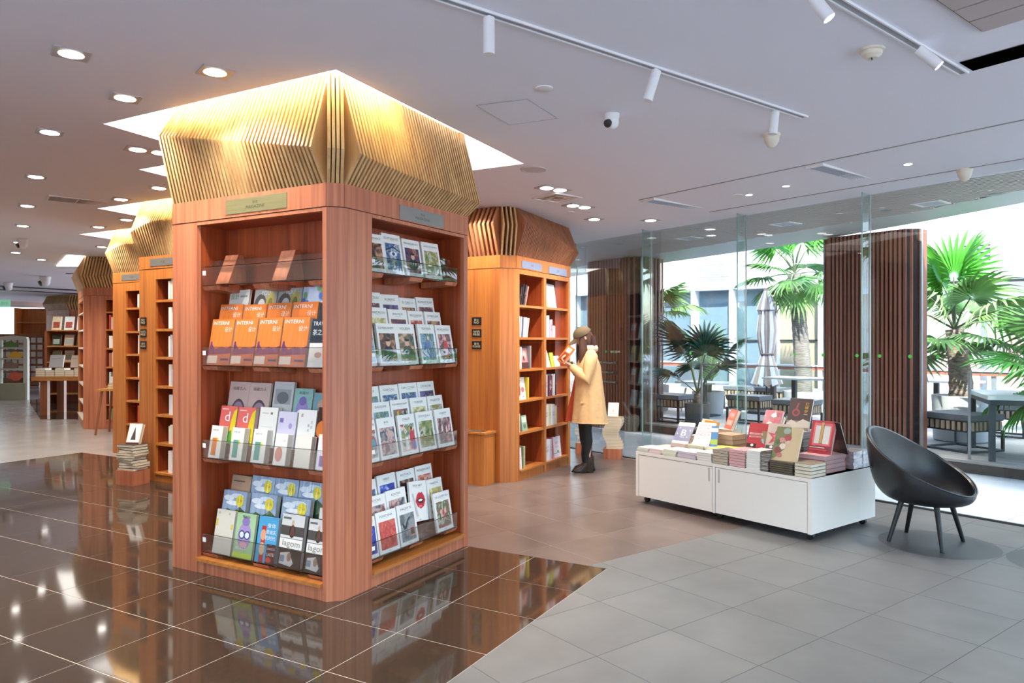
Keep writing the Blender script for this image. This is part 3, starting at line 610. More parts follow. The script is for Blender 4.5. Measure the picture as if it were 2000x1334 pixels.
def book_mesh(w, h, t, cover, pages='e8e0cf', spine=None, mat=ink, side=1):
    """upright closed book, x 0..w from the spine, y 0..t front to back, z 0..h; boards with a page block set in"""
    mb = MB(); c = rgb(cover); b = min(.0022, t*.2); g = min(.003, h*.02)
    mb.col = c; mb.box(-w/2, 0, 0, w/2, b, h); mb.box(-w/2, t-b, 0, w/2, t, h)
    mb.col = rgb(spine) if spine else c
    if side > 0: mb.box(-w/2, b, 0, -w/2+b, t-b, h)
    else: mb.box(w/2-b, b, 0, w/2, t-b, h)
    mb.col = rgb(pages)
    if side > 0: mb.box(-w/2+b, b, g, w/2-g, t-b, h-g)
    else: mb.box(-w/2+g, b, g, w/2-b, t-b, h-g)
    mb.col = None
    return mb.mesh('book', [mat])
def draw(mb, w, h, items, y=-.0008):
    """flat print on the front cover; x and y of an item run 0..1 over the cover"""
    X = lambda a: (a-.5)*w
    for k, it in enumerate(items):
        yy = y-.00025*k; c = rgb(it[-1]); mb.col = c
        if it[0] == 'r': mb.poly([(X(it[1]), yy, it[2]*h), (X(it[3]), yy, it[2]*h), (X(it[3]), yy, it[4]*h), (X(it[1]), yy, it[4]*h)])
        elif it[0] == 'e':
            n = 20; mb.poly([(X(it[1])+it[3]*w*cos(2*pi*i/n), yy, it[2]*h+it[4]*h*sin(2*pi*i/n)) for i in range(n)])
        elif it[0] == 'p': mb.poly([(X(a), yy, b*h) for a, b in it[1]])
        elif it[0] == 't': put_text(mb, it[1], it[4]*w, it[5]*h, lambda px, py: (X(it[2])+px, yy, it[3]*h+py), c)
        mb.col = None
def place(o, M): o.matrix_world = M; return o
def book(name, label, cat, M, w, h, t, cover, items=(), picture=None, mat=ink, group=None, pages='e8e0cf', spine=None, side=1):
    o = link(name, book_mesh(w, h, t, cover, pages, spine, mat, side), None, label=label, cat=cat, group=group)
    loc, q, _ = M.decompose(); o.location = loc; o.rotation_euler = q.to_euler()
    if picture:
        a, b, c, d, pm = picture
        MB().poly([((a-.5)*w, -.0007, b*h), ((c-.5)*w, -.0007, b*h), ((c-.5)*w, -.0007, d*h), ((a-.5)*w, -.0007, d*h)]).build('cover_picture', pm, o)
    if items:
        mb = MB(); draw(mb, w, h, items); mb.build('cover_print', mat, o, kind='stuff')
    return o
# palettes of the art-book pictures
PAL = {'blue': ['1d3f7a', '5b86bd', '2a2f52', 'a9c3d8', '6b4a3a'], 'navy': ['101c3a', '23386e', '7a3b2a', 'c9a58a'], 'green': ['2f4a2c', '6f8a4c', '9a8a50', 'c9d0c0', '3a3020'], 'portrait': ['1c2a2a', '2d5a4a', '8a6a50', 'd8b49a', '6a2f2a'],
 'dark': ['14161c', '2b2a30', '6a4436', 'c89a78', '2a3a52'], 'pink': ['b06a72', 'd8a0a0', '4a2c3a', '8a6a6a', 'e0cfc4'], 'floral': ['3c4a3c', '8a4a52', 'd0b0a8', '4a5a6a', '2a2a2a'], 'mixed': ['2a5aa0', 'c8403a', 'e8d8c8', '3a7a5a', 'd8a040'],
 'yellow': ['d8c070', 'a8a060', 'e8e0b0', '8a7a50'], 'violet': ['3a3a6a', '7a6aa0', '2a2a3a', 'b0a0b8'], 'red': ['c8453f', 'd86a5c', 'b8352f', 'e08070'], 'sea': ['2f5a8a', '86a8c0', '4a6a4a', 'c8d0c8'], 'deep': ['101a4a', '2038a0', '3a58c0', 'c8d0e8'], 'brick': ['7a2a2a', 'c05a4a', 'e0b0a0', '3a2a3a'], 'grey': ['7a8084', '99a0a2', '5a6064', '868c90'], 'tile': ['2a2a3a', 'b85a5a', '4a6a4a', 'd8c8b8', '7a3a4a']}
def pal(k, sc=14): return painting('picture_'+k, PAL[k], sc)
# code: (s, w, h, title, palette, words)   right face, racks from the top
RB = {0: {0: [(.342, .17, .241, 'RENAISSANCE', 'dark', 'dark interior picture, partly hidden'), (.522, .189, .261, 'EGYPTIAN ART', 'blue', 'blue picture of an eye'), (.726, .19, .249, 'RENAISSANCE', 'navy', 'navy portrait picture'), (.945, .19, .254, 'LANDSCAPE PAINTING', 'green', 'green landscape picture')]},
 1: {2: [(.472, .19, .295, 'BOTTICELLI', 'pink', 'pale figure picture, partly hidden'), (.668, .19, .289, 'RUBENS', 'violet', 'violet picture'), (.857, .18, .275, 'EL GRECO', 'dark', 'dark picture with gold'), (1.065, .2, .289, 'ROMANTICISM', 'pink', 'pink figure picture')],
  1: [(.465, .18, .284, 'FRIEDRICH', 'yellow', 'pale landscape picture'), (.67, .2, .278, 'BAROQUE', 'navy', 'navy portrait picture'), (.869, .178, .275, 'NEOCLASSICISM', 'brick', 'dark red interior picture'), (1.07, .2, .275, 'SYMBOLISM', 'dark', 'dark face picture')],
  0: [(.30, .07, .272, 'PICASSO', 'sea', 'blue-green picture, cut off'), (.468, .19, .271, 'REMBRANDT', 'dark', 'dark portrait with a hat'), (.665, .195, .271, 'HOLBEIN', 'portrait', 'green portrait of a seated man'), (.903, .195, .274, 'VERMEER', 'sea', 'blue figure, in glossy wrapping'), (1.11, .19, .27, 'MICHELANGELO', 'pink', 'draped red figure')]},
 2: {2: [(.46, .17, .275, 'BRAQUE', 'sea', 'blue picture, partly hidden'), (.656, .195, .277, 'CHAGALL', 'blue', 'blue dreamlike picture'), (.862, .2, .28, 'VAN GOGH', 'blue', 'blue dotted picture'), (1.072, .2, .28, 'CEZANNE', 'violet', 'violet picture')],
  1: [(.488, .19, .267, 'GAUGUIN', 'sea', 'blue shore picture'), (.69, .193, .27, 'POST IMPRESSIONISM', 'tile', 'yellow and black figures'), (.897, .19, .27, 'TURNER', 'yellow', 'yellow misty picture'), (1.098, .19, .27, 'MALEVICH', 'green', 'green picture with a white shape')],
  0: [(.315, .09, .259, '康定斯基', 'tile', 'grey ring picture, cut off'), (.468, .19, .262, '静 物', 'floral', 'grey floral still life'), (.676, .185, .264, 'ENSOR', 'mixed', 'bright red and blue figures'), (.88, .195, .267, 'ROUSSEAU', 'green', 'dark jungle flowers'), (1.1, .2, .268, 'CUBISM', 'pink', 'pink angular figures')]},
 3: {2: [(.44, .15, .264, 'KLEIN', 'blue', 'blue picture, partly hidden'), (.627, .2, .277, 'MIRO', 'deep', 'plain blue picture'), (.837, .192, .274, 'ROTHKO', 'dark', 'two dark bands'), (1.042, .2, .277, 'MODERN ART', 'brick', 'red figure picture')],
  1: [(.445, .19, .263, 'KOONS', 'floral', 'grey floral picture, left twin'), (.65, .2, .27, 'KOONS', 'floral', 'grey floral picture, right twin'), (.868, .2, .272, 'POP ART', None, 'big red lips'), (1.085, .19, .269, 'HARING', 'yellow', 'yellow picture with an orange figure')],
  0: [(.31, .09, .251, 'KLEE', 'deep', 'deep blue picture, cut off'), (.466, .195, .259, 'FONTANA', 'red', 'plain red square'), (.672, .2, .263, 'MAGRITTE', 'grey', 'grey picture with dark hook'), (1.085, .2, .269, 'DE LEMPICKA', 'tile', 'green and flesh-coloured figures')]}}
FR = frame((x0+ch, y0), (x1, y0)); FL = frame((x0, y1), (x0, y0+ch)); RK = ['top', 'second', 'third', 'bottom']; RW = ['front', 'middle', 'back']
LEAN = Matrix.Rotation(radians(-10), 4, 'X'); white_c = 'efeeea'
for k, rows in RB.items():
    for r, bs in rows.items():
        for i, (s, w, h, ti, pa, words) in enumerate(bs):
            z = TR[k]+.09*r+.001; d = .030+.062*r
            it = [('t', ti, .5, .885, .8, .055, '5a5a5a'), ('r', .36, .83, .64, .834, '8a8a8a'), ('r', .44, .035, .56, .045, '777777')]
            pc = (.1, .09, .9, .76, pal(pa)) if pa else None
            if ti == 'POP ART':
                it += [('p', [(.3, .5), (.42, .66), (.55, .72), (.62, .69), (.7, .72), (.82, .62), (.88, .5), (.78, .36), (.6, .3), (.42, .36)], 'c8243a'), ('p', [(.38, .52), (.55, .58), (.8, .54), (.72, .44), (.5, .44)], '3a1018'), ('p', [(.46, .52), (.58, .55), (.74, .53), (.66, .49), (.5, .49)], 'f4f0ec'), ('e', .56, .37, .1, .02, 'ea8a96'), ('p', [(.12, .7), (.2, .7), (.42, .12), (.3, .12)], 'c9c4c4')]
            if ti == 'EGYPTIAN ART': it += [('e', .5, .5, .2, .06, 'dfe6ea'), ('e', .5, .5, .075, .045, '20305a'), ('p', [(.12, .56), (.5, .66), (.9, .55), (.9, .58), (.5, .7), (.12, .6)], '18234a'), ('r', .42, .16, .5, .36, 'c8c890')]
            if ti in ('HOLBEIN', 'REMBRANDT', 'BAROQUE', 'SYMBOLISM') or pa in ('navy',): it += [('e', .5, .30, .26, .17, {'HOLBEIN': '3f4a3a'}.get(ti, '201a20')), ('e', .5, .52, .1, .075, 'd9b095'), ('e', .5, .6, .13, .035, '2a1a18')]
            if ti in ('MICHELANGELO', 'MODERN ART', 'VERMEER'): it += [('p', [(.4, .12), (.36, .45), (.46, .6), (.6, .58), (.68, .35), (.62, .12)], 'b8463c' if ti != 'VERMEER' else '4a6a9a'), ('e', .53, .64, .07, .05, 'dcb8a0')]
            if ti == 'ENSOR': it += [('p', [(.6, .12), (.58, .5), (.7, .62), (.86, .5), (.88, .12)], 'c03048'), ('p', [(.3, .12), (.34, .42), (.46, .44), (.52, .12)], 'f0ece8'), ('e', .72, .64, .06, .045, '3a2a2a'), ('r', .7, .12, .9, .3, '2a4aa8')]
            if ti == 'HARING': it += [('e', .45, .5, .13, .13, 'e8862a'), ('e', .45, .5, .08, .09, '2a1a10'), ('p', [(.25, .1), (.35, .35), (.6, .35), (.7, .1)], 'e8862a')]
            if ti == 'MALEVICH': it += [('e', .5, .42, .2, .2, 'e6e8e0')]
            if ti == 'MAGRITTE': it += [('p', [(.2, .56), (.26, .54), (.34, .46), (.5, .62), (.66, .68), (.66, .64), (.52, .57), (.4, .4), (.28, .38), (.22, .46)], '24303c'), ('r', .56, .18, .86, .42, 'c88a80'), ('r', .61, .22, .81, .38, '30343c')]
            if ti == 'ROTHKO': it += [('r', .18, .46, .82, .68, '3a2030'), ('r', .18, .16, .82, .4, '1c2438')]
            if ti in ('CUBISM', 'POST IMPRESSIONISM', 'DE LEMPICKA'):
                random.seed(len(ti))
                for q in range(7):
                    a = .15+.6*random.random(); b = .14+.45*random.random(); it.append(('p', [(a, b), (a+.12, b+.04), (a+.1, b+.2), (a+.02, b+.15)], random.choice({'CUBISM': ['e6b0a8', 'c87880', 'f0d0c8', '8a5a6a'], 'DE LEMPICKA': ['3f7a5a', 'e0b8a0', '30303a', 'b84a4a']}.get(ti, ['e0b040', '2a2a3a', '4a6a9a', '5a7a3a']))))
            if ti == '康定斯基': it += [('e', .6, .42, .4, .26, 'b0aab4'), ('e', .6, .42, .3, .2, '8a5560'), ('e', .6, .42, .2, .13, '5a8a94')]
            yaw = Matrix.Rotation(radians(random.uniform(-2.5, 2.5)), 4, 'Z'); roll = Matrix.Rotation(radians(5 if ti == 'POP ART' else random.uniform(-.6, .6)), 4, 'Y')
            M = FR @ Matrix.Translation((s, d+.002, z+(.012 if ti == 'POP ART' else 0))) @ LEAN @ yaw @ roll
            nthl = NTH[i] if len(rows) > 1 or True else ''
            lab = 'art book, %s; %s from left, %s row, %s right-hand rack' % (words, NTH[i], RW[r] if k else 'single', RK[k])
            book('art_book', lab, 'book', M, w, h, .016 if ti != 'HOLBEIN' else .03, white_c, it, pc, wrapm if 'wrapping' in words else ink, 'white art books on the right-hand racks', 'd8d6d0')
# ---- left face: magazines
OR = 'd9772f'
def interni(dim): return (OR, [('r', 0, 0, 1, .3, 'c46a48'), ('p', [(0, .3), (.12, .46), (.3, .34), (.55, .4), (.8, .36), (1, .42), (1, .25), (0, .22)], '7a3f5a'), ('e', .1, .4, .05, .12, '5a2a6a'), ('r', 0, .04, .45, .2, 'e8d0c0'), ('t', 'INTERNI', .42, .91, .72, .075, 'f6efe6'), ('t', '设计', .78, .77, .34, .11, 'f0dfd0'), ('r', .6, .1, .95, .14, '5a3a6a')])
def landscape(): return ('8fa0b4', [('r', 0, .45, 1, 1, '8ea3bd'), ('e', .25, .84, .22, .06, 'dfe6ec'), ('e', .6, .9, .26, .05, 'd2dce6'), ('e', .45, .74, .3, .05, 'e6ecf0'), ('p', [(0, .5), (.25, .62), (.5, .55), (.75, .68), (1, .58), (1, 0), (0, 0)], '3f5a34'), ('p', [(0, .3), (.3, .48), (.6, .34), (1, .46), (1, 0), (0, 0)], '27401f'), ('e', .72, .8, .16, .125, 'e3cf2a'), ('t', '芒种', .72, .8, .2, .1, 'a89010')])
def lagom(): return ('3a2620', [('r', 0, .55, 1, 1, 'd9d6d0'), ('r', 0, .6, 1, .78, '4a4440'), ('r', .05, .9, .4, .94, '6a6a6a'), ('r', 0, .36, 1, .54, 'e9e5dc'), ('e', .5, .68, .13, .12, '2c1c1a'), ('e', .5, .84, .055, .05, 'd8ab90'), ('p', [(.4, .6), (.46, .8), (.56, .8), (.64, .6)], '5a3a30'), ('t', 'lagom', .52, .44, .84, .15, '8a8378'), ('p', [(.08, .06), (.1, .26), (.5, .3), (.7, .1), (.6, .03)], 'cfc8c2'), ('r', .1, .1, .3, .22, '7f8a9c'), ('e', .5, .2, .1, .08, '9a7a66')])
DS = {'sheji': ('dcdcd6', [('t', '設計', .28, .86, .42, .13, '5a7a2a'), ('r', .55, .84, .92, .88, '9a9a96'), ('r', 0, 0, 1, .5, '8f9aa4'), ('r', .1, .55, .8, .58, 'b0b4b4')], 'pale magazine with green title characters'),
 'seed': ('8d8f92', [('r', 0, 0, 1, 1, '9a9c9c'), ('e', .3, .6, .3, .3, '4a4c50'), ('e', .35, .66, .16, .14, 'b8babc'), ('e', .74, .7, .2, .24, 'a09a56'), ('e', .74, .7, .1, .12, '6f6a38'), ('t', 'YOU', .5, .92, .4, .09, 'e0e0de')], 'grey magazine with a gold seed'),
 'confetti': ('b9b2c4', [('r', 0, 0, 1, 1, 'a9b4cc')]+[('e', (i*37 % 100)/100, (i*61 % 100)/100, .08, .07, ['c85a5a', '4a6ab0', 'd8c85a', '6a9a6a', 'e8e4ea'][i % 5]) for i in range(26)], 'confetti-coloured magazine'),
 'int': (OR, interni(0)[1], 'orange design magazine in clear wrap'), 'dark': ('2a3238', [('t', '茶', .4, .8, .5, .16, 'd8dcdc')], 'dark magazine cut off by the post'), 'tra': ('d8d4d2', [('r', 0, .5, 1, 1, '222e3a'), ('t', 'TRAVEL', .5, .9, .85, .1, 'dce4e8'), ('t', '茶之旅', .5, .72, .8, .13, 'd0d8dc'), ('e', .55, .25, .2, .06, 'b08a7a')], 'magazine with dark upper half'),
 'pink': ('cbb0a8', [('t', '收藏古人', .5, .86, .72, .075, '6a5048'), ('r', .1, .1, .5, .4, '8a5a40'), ('e', .55, .3, .36, .34, '5a4a52'), ('e', .55, .3, .3, .28, '9a8494')], 'dusty pink magazine'),
 'lagomg': ('c9c6c4', [('r', .1, .55, .9, .85, 'a0a2a6'), ('e', .5, .68, .3, .12, '6a6e74'), ('t', 'lagom', .5, .35, .84, .17, '3a3a3a')], 'light grey magazine with script title'),
 'teal': ('8fb8b0', [('t', '新周刊', .5, .9, .5, .07, '3a4a4a'), ('e', .5, .5, .34, .26, '9a8ac0'), ('e', .36, .42, .13, .1, 'e8e4f0'), ('e', .64, .42, .13, .1, 'e8e4f0'), ('e', .5, .72, .2, .1, '7a6aa8')], 'teal magazine with a violet mask'), 'teal2': ('7aa0a8', [('e', .4, .7, .2, .14, 'c8a090'), ('e', .7, .6, .18, .16, 'e0d8d0'), ('e', .5, .4, .3, .2, '4a6a78')], 'teal photo magazine'),
 'd': ('df6a62', [('p', [(.62, 0), (.7, .6), (.82, .86), (1, .95), (1, 0)], 'e5cc2e'), ('p', [(.5, 0), (.6, .3), (.8, .36), (.9, 0)], '5a9a3a'), ('t', 'd', .46, .72, .3, .26, 'f8f0ec'), ('r', .1, .9, .5, .925, 'f3d4d0')], 'coral magazine with a white letter and banana'),
 'white1': ('eceae2', [('r', .62, .82, .74, .88, '9a7a5a'), ('r', .15, .84, .5, .86, 'b0aca6'), ('r', .15, .5, .8, .51, 'd0ccc6')], 'plain white journal with a small stamp'), 'lav': ('d5cfe2', [('r', .1, .7, .3, .82, '7a6aa8'), ('e', .7, .62, .1, .08, 'a898c8'), ('r', 0, 0, 1, .35, 'e8e4ee'), ('e', .5, .3, .14, .1, '6a5a9a')], 'lavender journal'), 'white2': ('ebe9e4', [('t', '读', .2, .86, .14, .09, '7a3a3a'), ('t', '文', .78, .7, .13, .08, '8a8a8a'), ('t', '学', .78, .58, .13, .08, '8a8a8a'), ('t', '美', .62, .62, .13, .08, '8a8a8a'), ('t', '术', .62, .5, .13, .08, '8a8a8a')], 'white journal with columns of characters'), 'darkfood': ('3a1c16', [('t', '三联生活', .5, .94, .8, .06, 'c8b8b0'), ('e', .3, .5, .3, .2, 'd8762a'), ('e', .7, .35, .25, .16, 'b84a2a')], 'dark food magazine cut off by the post'),
 'wor': ('e9e6de', [('r', .2, .08, .62, .62, 'd87a36'), ('t', '世界文学', .4, .86, .5, .06, '7a7a72'), ('r', .62, .5, .74, .62, 'dccf3a')], 'white pocket journal with an orange panel'), 'wte': ('e9e6de', [('r', .2, .08, .62, .62, '5a9c8e'), ('t', '世界文学', .4, .86, .5, .06, '7a7a72'), ('r', .62, .5, .74, .62, 'dccf3a')], 'white pocket journal with a teal panel'), 'wsal': ('eeeae4', [('e', .4, .35, .3, .24, 'd08a7c'), ('t', '一二三四', .55, .78, .6, .06, 'a09a96')], 'white pocket journal with a salmon blot'), 'plain': ('e3ddd0', [('r', .0, .62, 1, .625, 'cfc8ba')], 'plain cream pocket journal'), 'wpur': ('e6e2ea', [('r', .3, .1, .9, .4, '8a6ab0')], 'white and purple journal cut off'),
 'brown': ('a98a72', [('t', '艺术商业', .5, .55, .84, .22, '3a1c2c'), ('r', .1, .86, .7, .89, '6a5444')], 'brown magazine with bold dark characters'), 'land': ('8fa0b4', landscape()[1], 'green hill magazine with a yellow disc'), 'smallw': ('e6e2de', [('r', .1, .5, .6, .53, 'b0aaa6')], 'small white card'),
 'beige': ('d8d2c2', [('r', .03, .62, .12, .78, 'd8c02e'), ('r', .86, .58, .94, .7, 'd8c02e'), ('t', '单', .16, .92, .1, .06, '8a8478'), ('t', '读', .7, .92, .1, .06, '8a8478'), ('r', 0, .32, 1, .325, 'c4bdac')], 'plain beige magazine'),
 'monster': ('a8c89a', [('e', .5, .5, .34, .3, 'a890c4'), ('e', .5, .82, .2, .1, '8a76b0'), ('e', .36, .52, .16, .1, '3a3a6a'), ('e', .64, .52, .16, .1, '3a3a6a'), ('e', .36, .52, .11, .07, 'dce4f0'), ('e', .64, .52, .11, .07, 'dce4f0'), ('r', 0, 0, 1, .12, 'c8d85a'), ('t', 'BEAST', .4, .22, .6, .07, 'e8e0f0'), ('e', .5, .3, .2, .06, 'e0a8b0'), ('t', '新周刊', .5, .93, .4, .06, '2a2a3a')], 'pastel magazine with a goggled violet figure'),
 'choc': ('4aa0cc', [('r', .2, 0, .42, .8, 'b8342c'), ('e', .3, .6, .14, .12, 'e0a080'), ('e', .3, .3, .14, .14, 'd8b890'), ('t', '身体', .68, .82, .5, .1, 'f2f2ee'), ('t', '很诚实', .68, .68, .5, .1, 'f2f2ee'), ('t', '的时代', .68, .55, .5, .1, 'f2f2ee'), ('r', .55, 0, 1, .42, '5a1f1c'), ('t', 'CHOCO', .78, .32, .4, .1, 'f0e8e0'), ('t', 'LATE', .78, .2, .36, .1, 'f0e8e0'), ('e', .7, .08, .14, .06, 'd84a3a')], 'sky blue and red chocolate magazine'), 'lagom': ('3a2620', lagom()[1], 'dark magazine with a woman and script title')}
LB = [('sheji', 1, 2, .405, .19, .317), ('seed', 1, 2, .651, .21, .313), ('seed', 1, 2, .868, .205, .314), ('confetti', 1, 2, 1.08, .2, .315),
 ('int', 1, 1, .4, .212, .309), ('int', 1, 1, .623, .205, .303), ('int', 1, 1, .84, .205, .308), ('int', 1, 1, 1.06, .215, .308), ('dark', 1, 1, 1.255, .145, .291),
 ('int', 1, 0, .399, .212, .3), ('int', 1, 0, .618, .205, .3), ('int', 1, 0, .831, .208, .303), ('int', 1, 0, 1.052, .212, .303), ('tra', 1, 0, 1.25, .14, .29),
 ('pink', 2, 2, .408, .186, .308), ('pink', 2, 2, .6, .19, .307), ('lagomg', 2, 2, .813, .178, .319), ('teal', 2, 2, .99, .157, .282), ('teal2', 2, 2, 1.17, .18, .259),
 ('d', 2, 1, .392, .155, .242), ('d', 2, 1, .56, .165, .24), ('white1', 2, 1, .757, .155, .249), ('lav', 2, 1, .925, .16, .229), ('white2', 2, 1, 1.09, .15, .248), ('darkfood', 2, 1, 1.247, .15, .269),
 ('wor', 2, 0, .36, .11, .208), ('wte', 2, 0, .56, .115, .206), ('wte', 2, 0, .758, .115, .207), ('wsal', 2, 0, .945, .105, .191), ('plain', 2, 0, 1.13, .125, .19), ('wpur', 2, 0, 1.285, .08, .207),
 ('brown', 3, 2, .426, .18, .298), ('land', 3, 2, .63, .205, .31), ('land', 3, 2, .839, .205, .312), ('land', 3, 2, 1.055, .215, .313),
 ('land', 3, 1, .44, .225, .299), ('land', 3, 1, .705, .23, .305), ('land', 3, 1, .985, .24, .308), ('smallw', 3, 1, 1.24, .12, .272),
 ('beige', 3, 0, .43, .175, .276), ('monster', 3, 0, .622, .172, .274), ('choc', 3, 0, .82, .165, .275), ('lagom', 3, 0, 1.025, .19, .314), ('lagom', 3, 0, 1.238, .165, .308)]
cnt = {}
for c, k, r, s, w, h in LB:
    cov, it, words = DS[c]; i = cnt.get((k, r), 0); cnt[(k, r)] = i+1
    z = TL[k]+.09*r+.001; d = .030+.062*r
    th = .04 if c in ('wor', 'wte', 'wsal', 'plain') else (.03 if c in ('int', 'lagom', 'land', 'd', 'white1', 'choc') else .018)
    M = FL @ Matrix.Translation((s, d+.002, z)) @ LEAN @ Matrix.Rotation(radians(random.uniform(-1.5, 1.5)), 4, 'Z')
    lab = '%s; %s from left, %s row, %s left-hand rack' % (words, NTH[i], RW[r], RK[k])
    book('magazine', lab, 'magazine', M, w, h, th, cov, it, None, wrapm if c in ('int', 'land', 'seed') else ink, 'magazines on the left-hand racks', 'd9d2c8')
# ================================================================ terrace and street
ZD = .142
leafm = pr('palm_leaf', '4f7a3c', .45, noise=(6, .35, (1, 1, 1))); leafd = pr('dark_palm_leaf', '1f4a3a', .4, noise=(6, .3, (1, 1, 1))); leafl = pr('light_palm_leaf', '7fa860', .5, noise=(5, .25, (1, 1, 1)))
trunkm = pr('palm_trunk', '7a736c', .85, noise=(9, .45, (1, 1, 7)), bump=.8); fibre = pr('palm_fibre', '8a7a6c', .9, noise=(14, .55, (1, 1, 3)), bump=1.0); stemm = pr('leaf_stem', '5a6a44', .6)
conc = pr('grey_planter', 'b4b6b8', .6, noise=(4, .1, (1, 1, 1))); dpot = pr('dark_planter', '55585c', .6); soil = pr('soil', '4a3d32', .9)
metal = pr('charcoal_metal', '3c4248', .4, metal=.4); cush = pr('grey_cushion', '6d737a', .6); slw = wood('bench_slat', 'a08a74', 'cbb8a0', .5); tabw = pr('white_tabletop', 'eef0f0', .4)
colslat = wood('column_slat', '7a4636', 'a8705c', .5, .5); colback = pr('column_back', '120b09', .8); greym = pr('grey_metal', '9a9da0', .4, metal=.3)
def frond_mesh(nm, R, lp, n, span, droop, mat, w=.045):
    """fan leaf: stalk along +x, then blades fanning out and drooping at the tips"""
    mb = MB(); mb.tube([(0, 0, 0), (lp*.5, 0, lp*.06), (lp, 0, 0)], [.012, .009, .007], 5, 1)
    for i in range(n):
        a = radians(-span + 2*span*i/(n-1)); rr = R*(1-.25*(abs(a)/radians(span))**2)*random.uniform(.9, 1.05)
        ca, sa = cos(a), sin(a); nx, ny = -sa, ca
        def pt(t, o, z): return (lp+ca*rr*t+nx*o, sa*rr*t+ny*o, z)
        ww = w*rr/.5; f = .012; dz = lambda t: .05*R*sin(pi*t*.8)-droop*R*t**2.6
        b = mb.P([pt(.03, 0, 0), pt(.45, ww/2, dz(.45)+f), pt(.45, 0, dz(.45)-f), pt(.45, -ww/2, dz(.45)+f), pt(.78, ww*.28, dz(.78)+f*.6), pt(.78, 0, dz(.78)-f*.5), pt(.78, -ww*.28, dz(.78)+f*.6), pt(1.0, 0, dz(1.0))])
        for q in ((0, 2, 1), (0, 3, 2), (1, 2, 5, 4), (2, 3, 6, 5), (4, 5, 7), (5, 6, 7)): mb.F([b+k for k in q], 0)
    return mb.mesh(nm, [mat, stemm])
def palm(label, u, v, pot, trunk, fronds, lean=(0, 0), group='palms on the terrace', base=ZD, seed=1):
    """pot=(r, h, mat); trunk=(height, r0, r1, mat); fronds=list of (mesh, n, up angle range, scale, z offset)"""
    random.seed(seed); o = thing('potted_palm', label, 'palm', uv(u, v, base), ANG, group); z = 0
    if pot:
        r, h, pm = pot
        MB().lathe([(r*.88, 0), (r*.94, .02), (r, h-.03), (r, h), (r*.9, h), (r*.88, h-.05)], n=28).build('pot', pm, o, angle=40); MB().disc((0, 0, h-.05), r*.9, 20).build('soil', soil, o); z = h-.05
    H, r0, r1, tm = trunk; prof = []; pts = []; rs = []
    n = max(6, int(H*14))
    for i in range(n+1):
        t = i/n; pts.append((lean[0]*t**1.5, lean[1]*t**1.5, z+H*t)); rs.append((r0+(r1-r0)*t)*(1+.07*(i % 2)))
    MB().tube(pts, rs, 14).build('trunk', tm, o, angle=30)
    top = Vector(pts[-1])
    for me, cnt, (e0, e1), sc, dz in fronds:
        for k in range(cnt):
            az = 2*pi*(k+random.random()*.5)/cnt; el = radians(random.uniform(e0, e1)); s_ = sc*random.uniform(.85, 1.1)
            c = link('frond', me, o, loc=top+Vector((0, 0, dz)), rot=(random.uniform(-.3, .3), -el, az)); c.scale = (s_, s_, s_)
    return o
fA = frond_mesh('fan_frond', .50, .42, 26, 125, .45, leafl); fB = frond_mesh('fan_frond', .46, .40, 26, 120, .25, leafm); fD = frond_mesh('dark_frond', .42, .62, 22, 110, .35, leafd); fG = frond_mesh('green_frond', .5, .5, 30, 135, .3, pr('bright_palm_leaf', '4f9a34', .45, noise=(6, .3, (1, 1, 1))))
palm('tall fan palm in a pale round pot, left end of the terrace', 11.0, 9.81, (.27, .5, conc), (1.52, .10, .085, trunkm), [(fA, 6, (5, 40), 1.1, 0), (fB, 5, (30, 65), 1.0, .02), (fB, 5, (-45, 0), 1.1, -.05)], seed=3)
palm('low dark fan palm in a charcoal pot behind the white book table', 9.55, 7.62, (.2, .36, dpot), (.2, .07, .05, fibre), [(fD, 5, (48, 70), 1.3, 0), (fD, 3, (30, 50), 1.05, 0)], seed=5)
palm('slender ringed palm standing left of the slatted column', 12.72, 7.68, (.36, .42, conc), (2.25, .15, .12, trunkm), [(fB, 7, (-30, 20), 1.45, 0), (fG, 6, (20, 75), 1.5, .03), (fA, 5, (-60, -20), 1.2, -.05)], lean=(-.06, .15), seed=8)
palm('thick fibrous palm in a pale pot behind the white table', 10.95, 4.27, (.36, .62, conc), (.95, .15, .11, fibre), [(fG, 3, (70, 88), 1.45, 0), (fA, 7, (10, 50), 1.5, 0), (fB, 5, (-40, 5), 1.35, -.04)], lean=(-.02, .08), seed=12)
palm('bright green fan palm at the right edge of the view', 10.0, 2.78, (.24, .5, conc), (.55, .09, .08, fibre), [(fG, 8, (5, 60), 1.15, 0), (fB, 5, (50, 85), 1.2, .05), (fG, 5, (-40, 0), 1.0, -.03)], seed=21)
palm('tall palm whose leaves hang into the upper right corner', 10.8, 2.3, (.3, .5, conc), (2.2, .12, .10, trunkm), [(fB, 9, (-20, 40), 1.3, 0), (fA, 5, (40, 80), 1.2, 0)], seed=23)
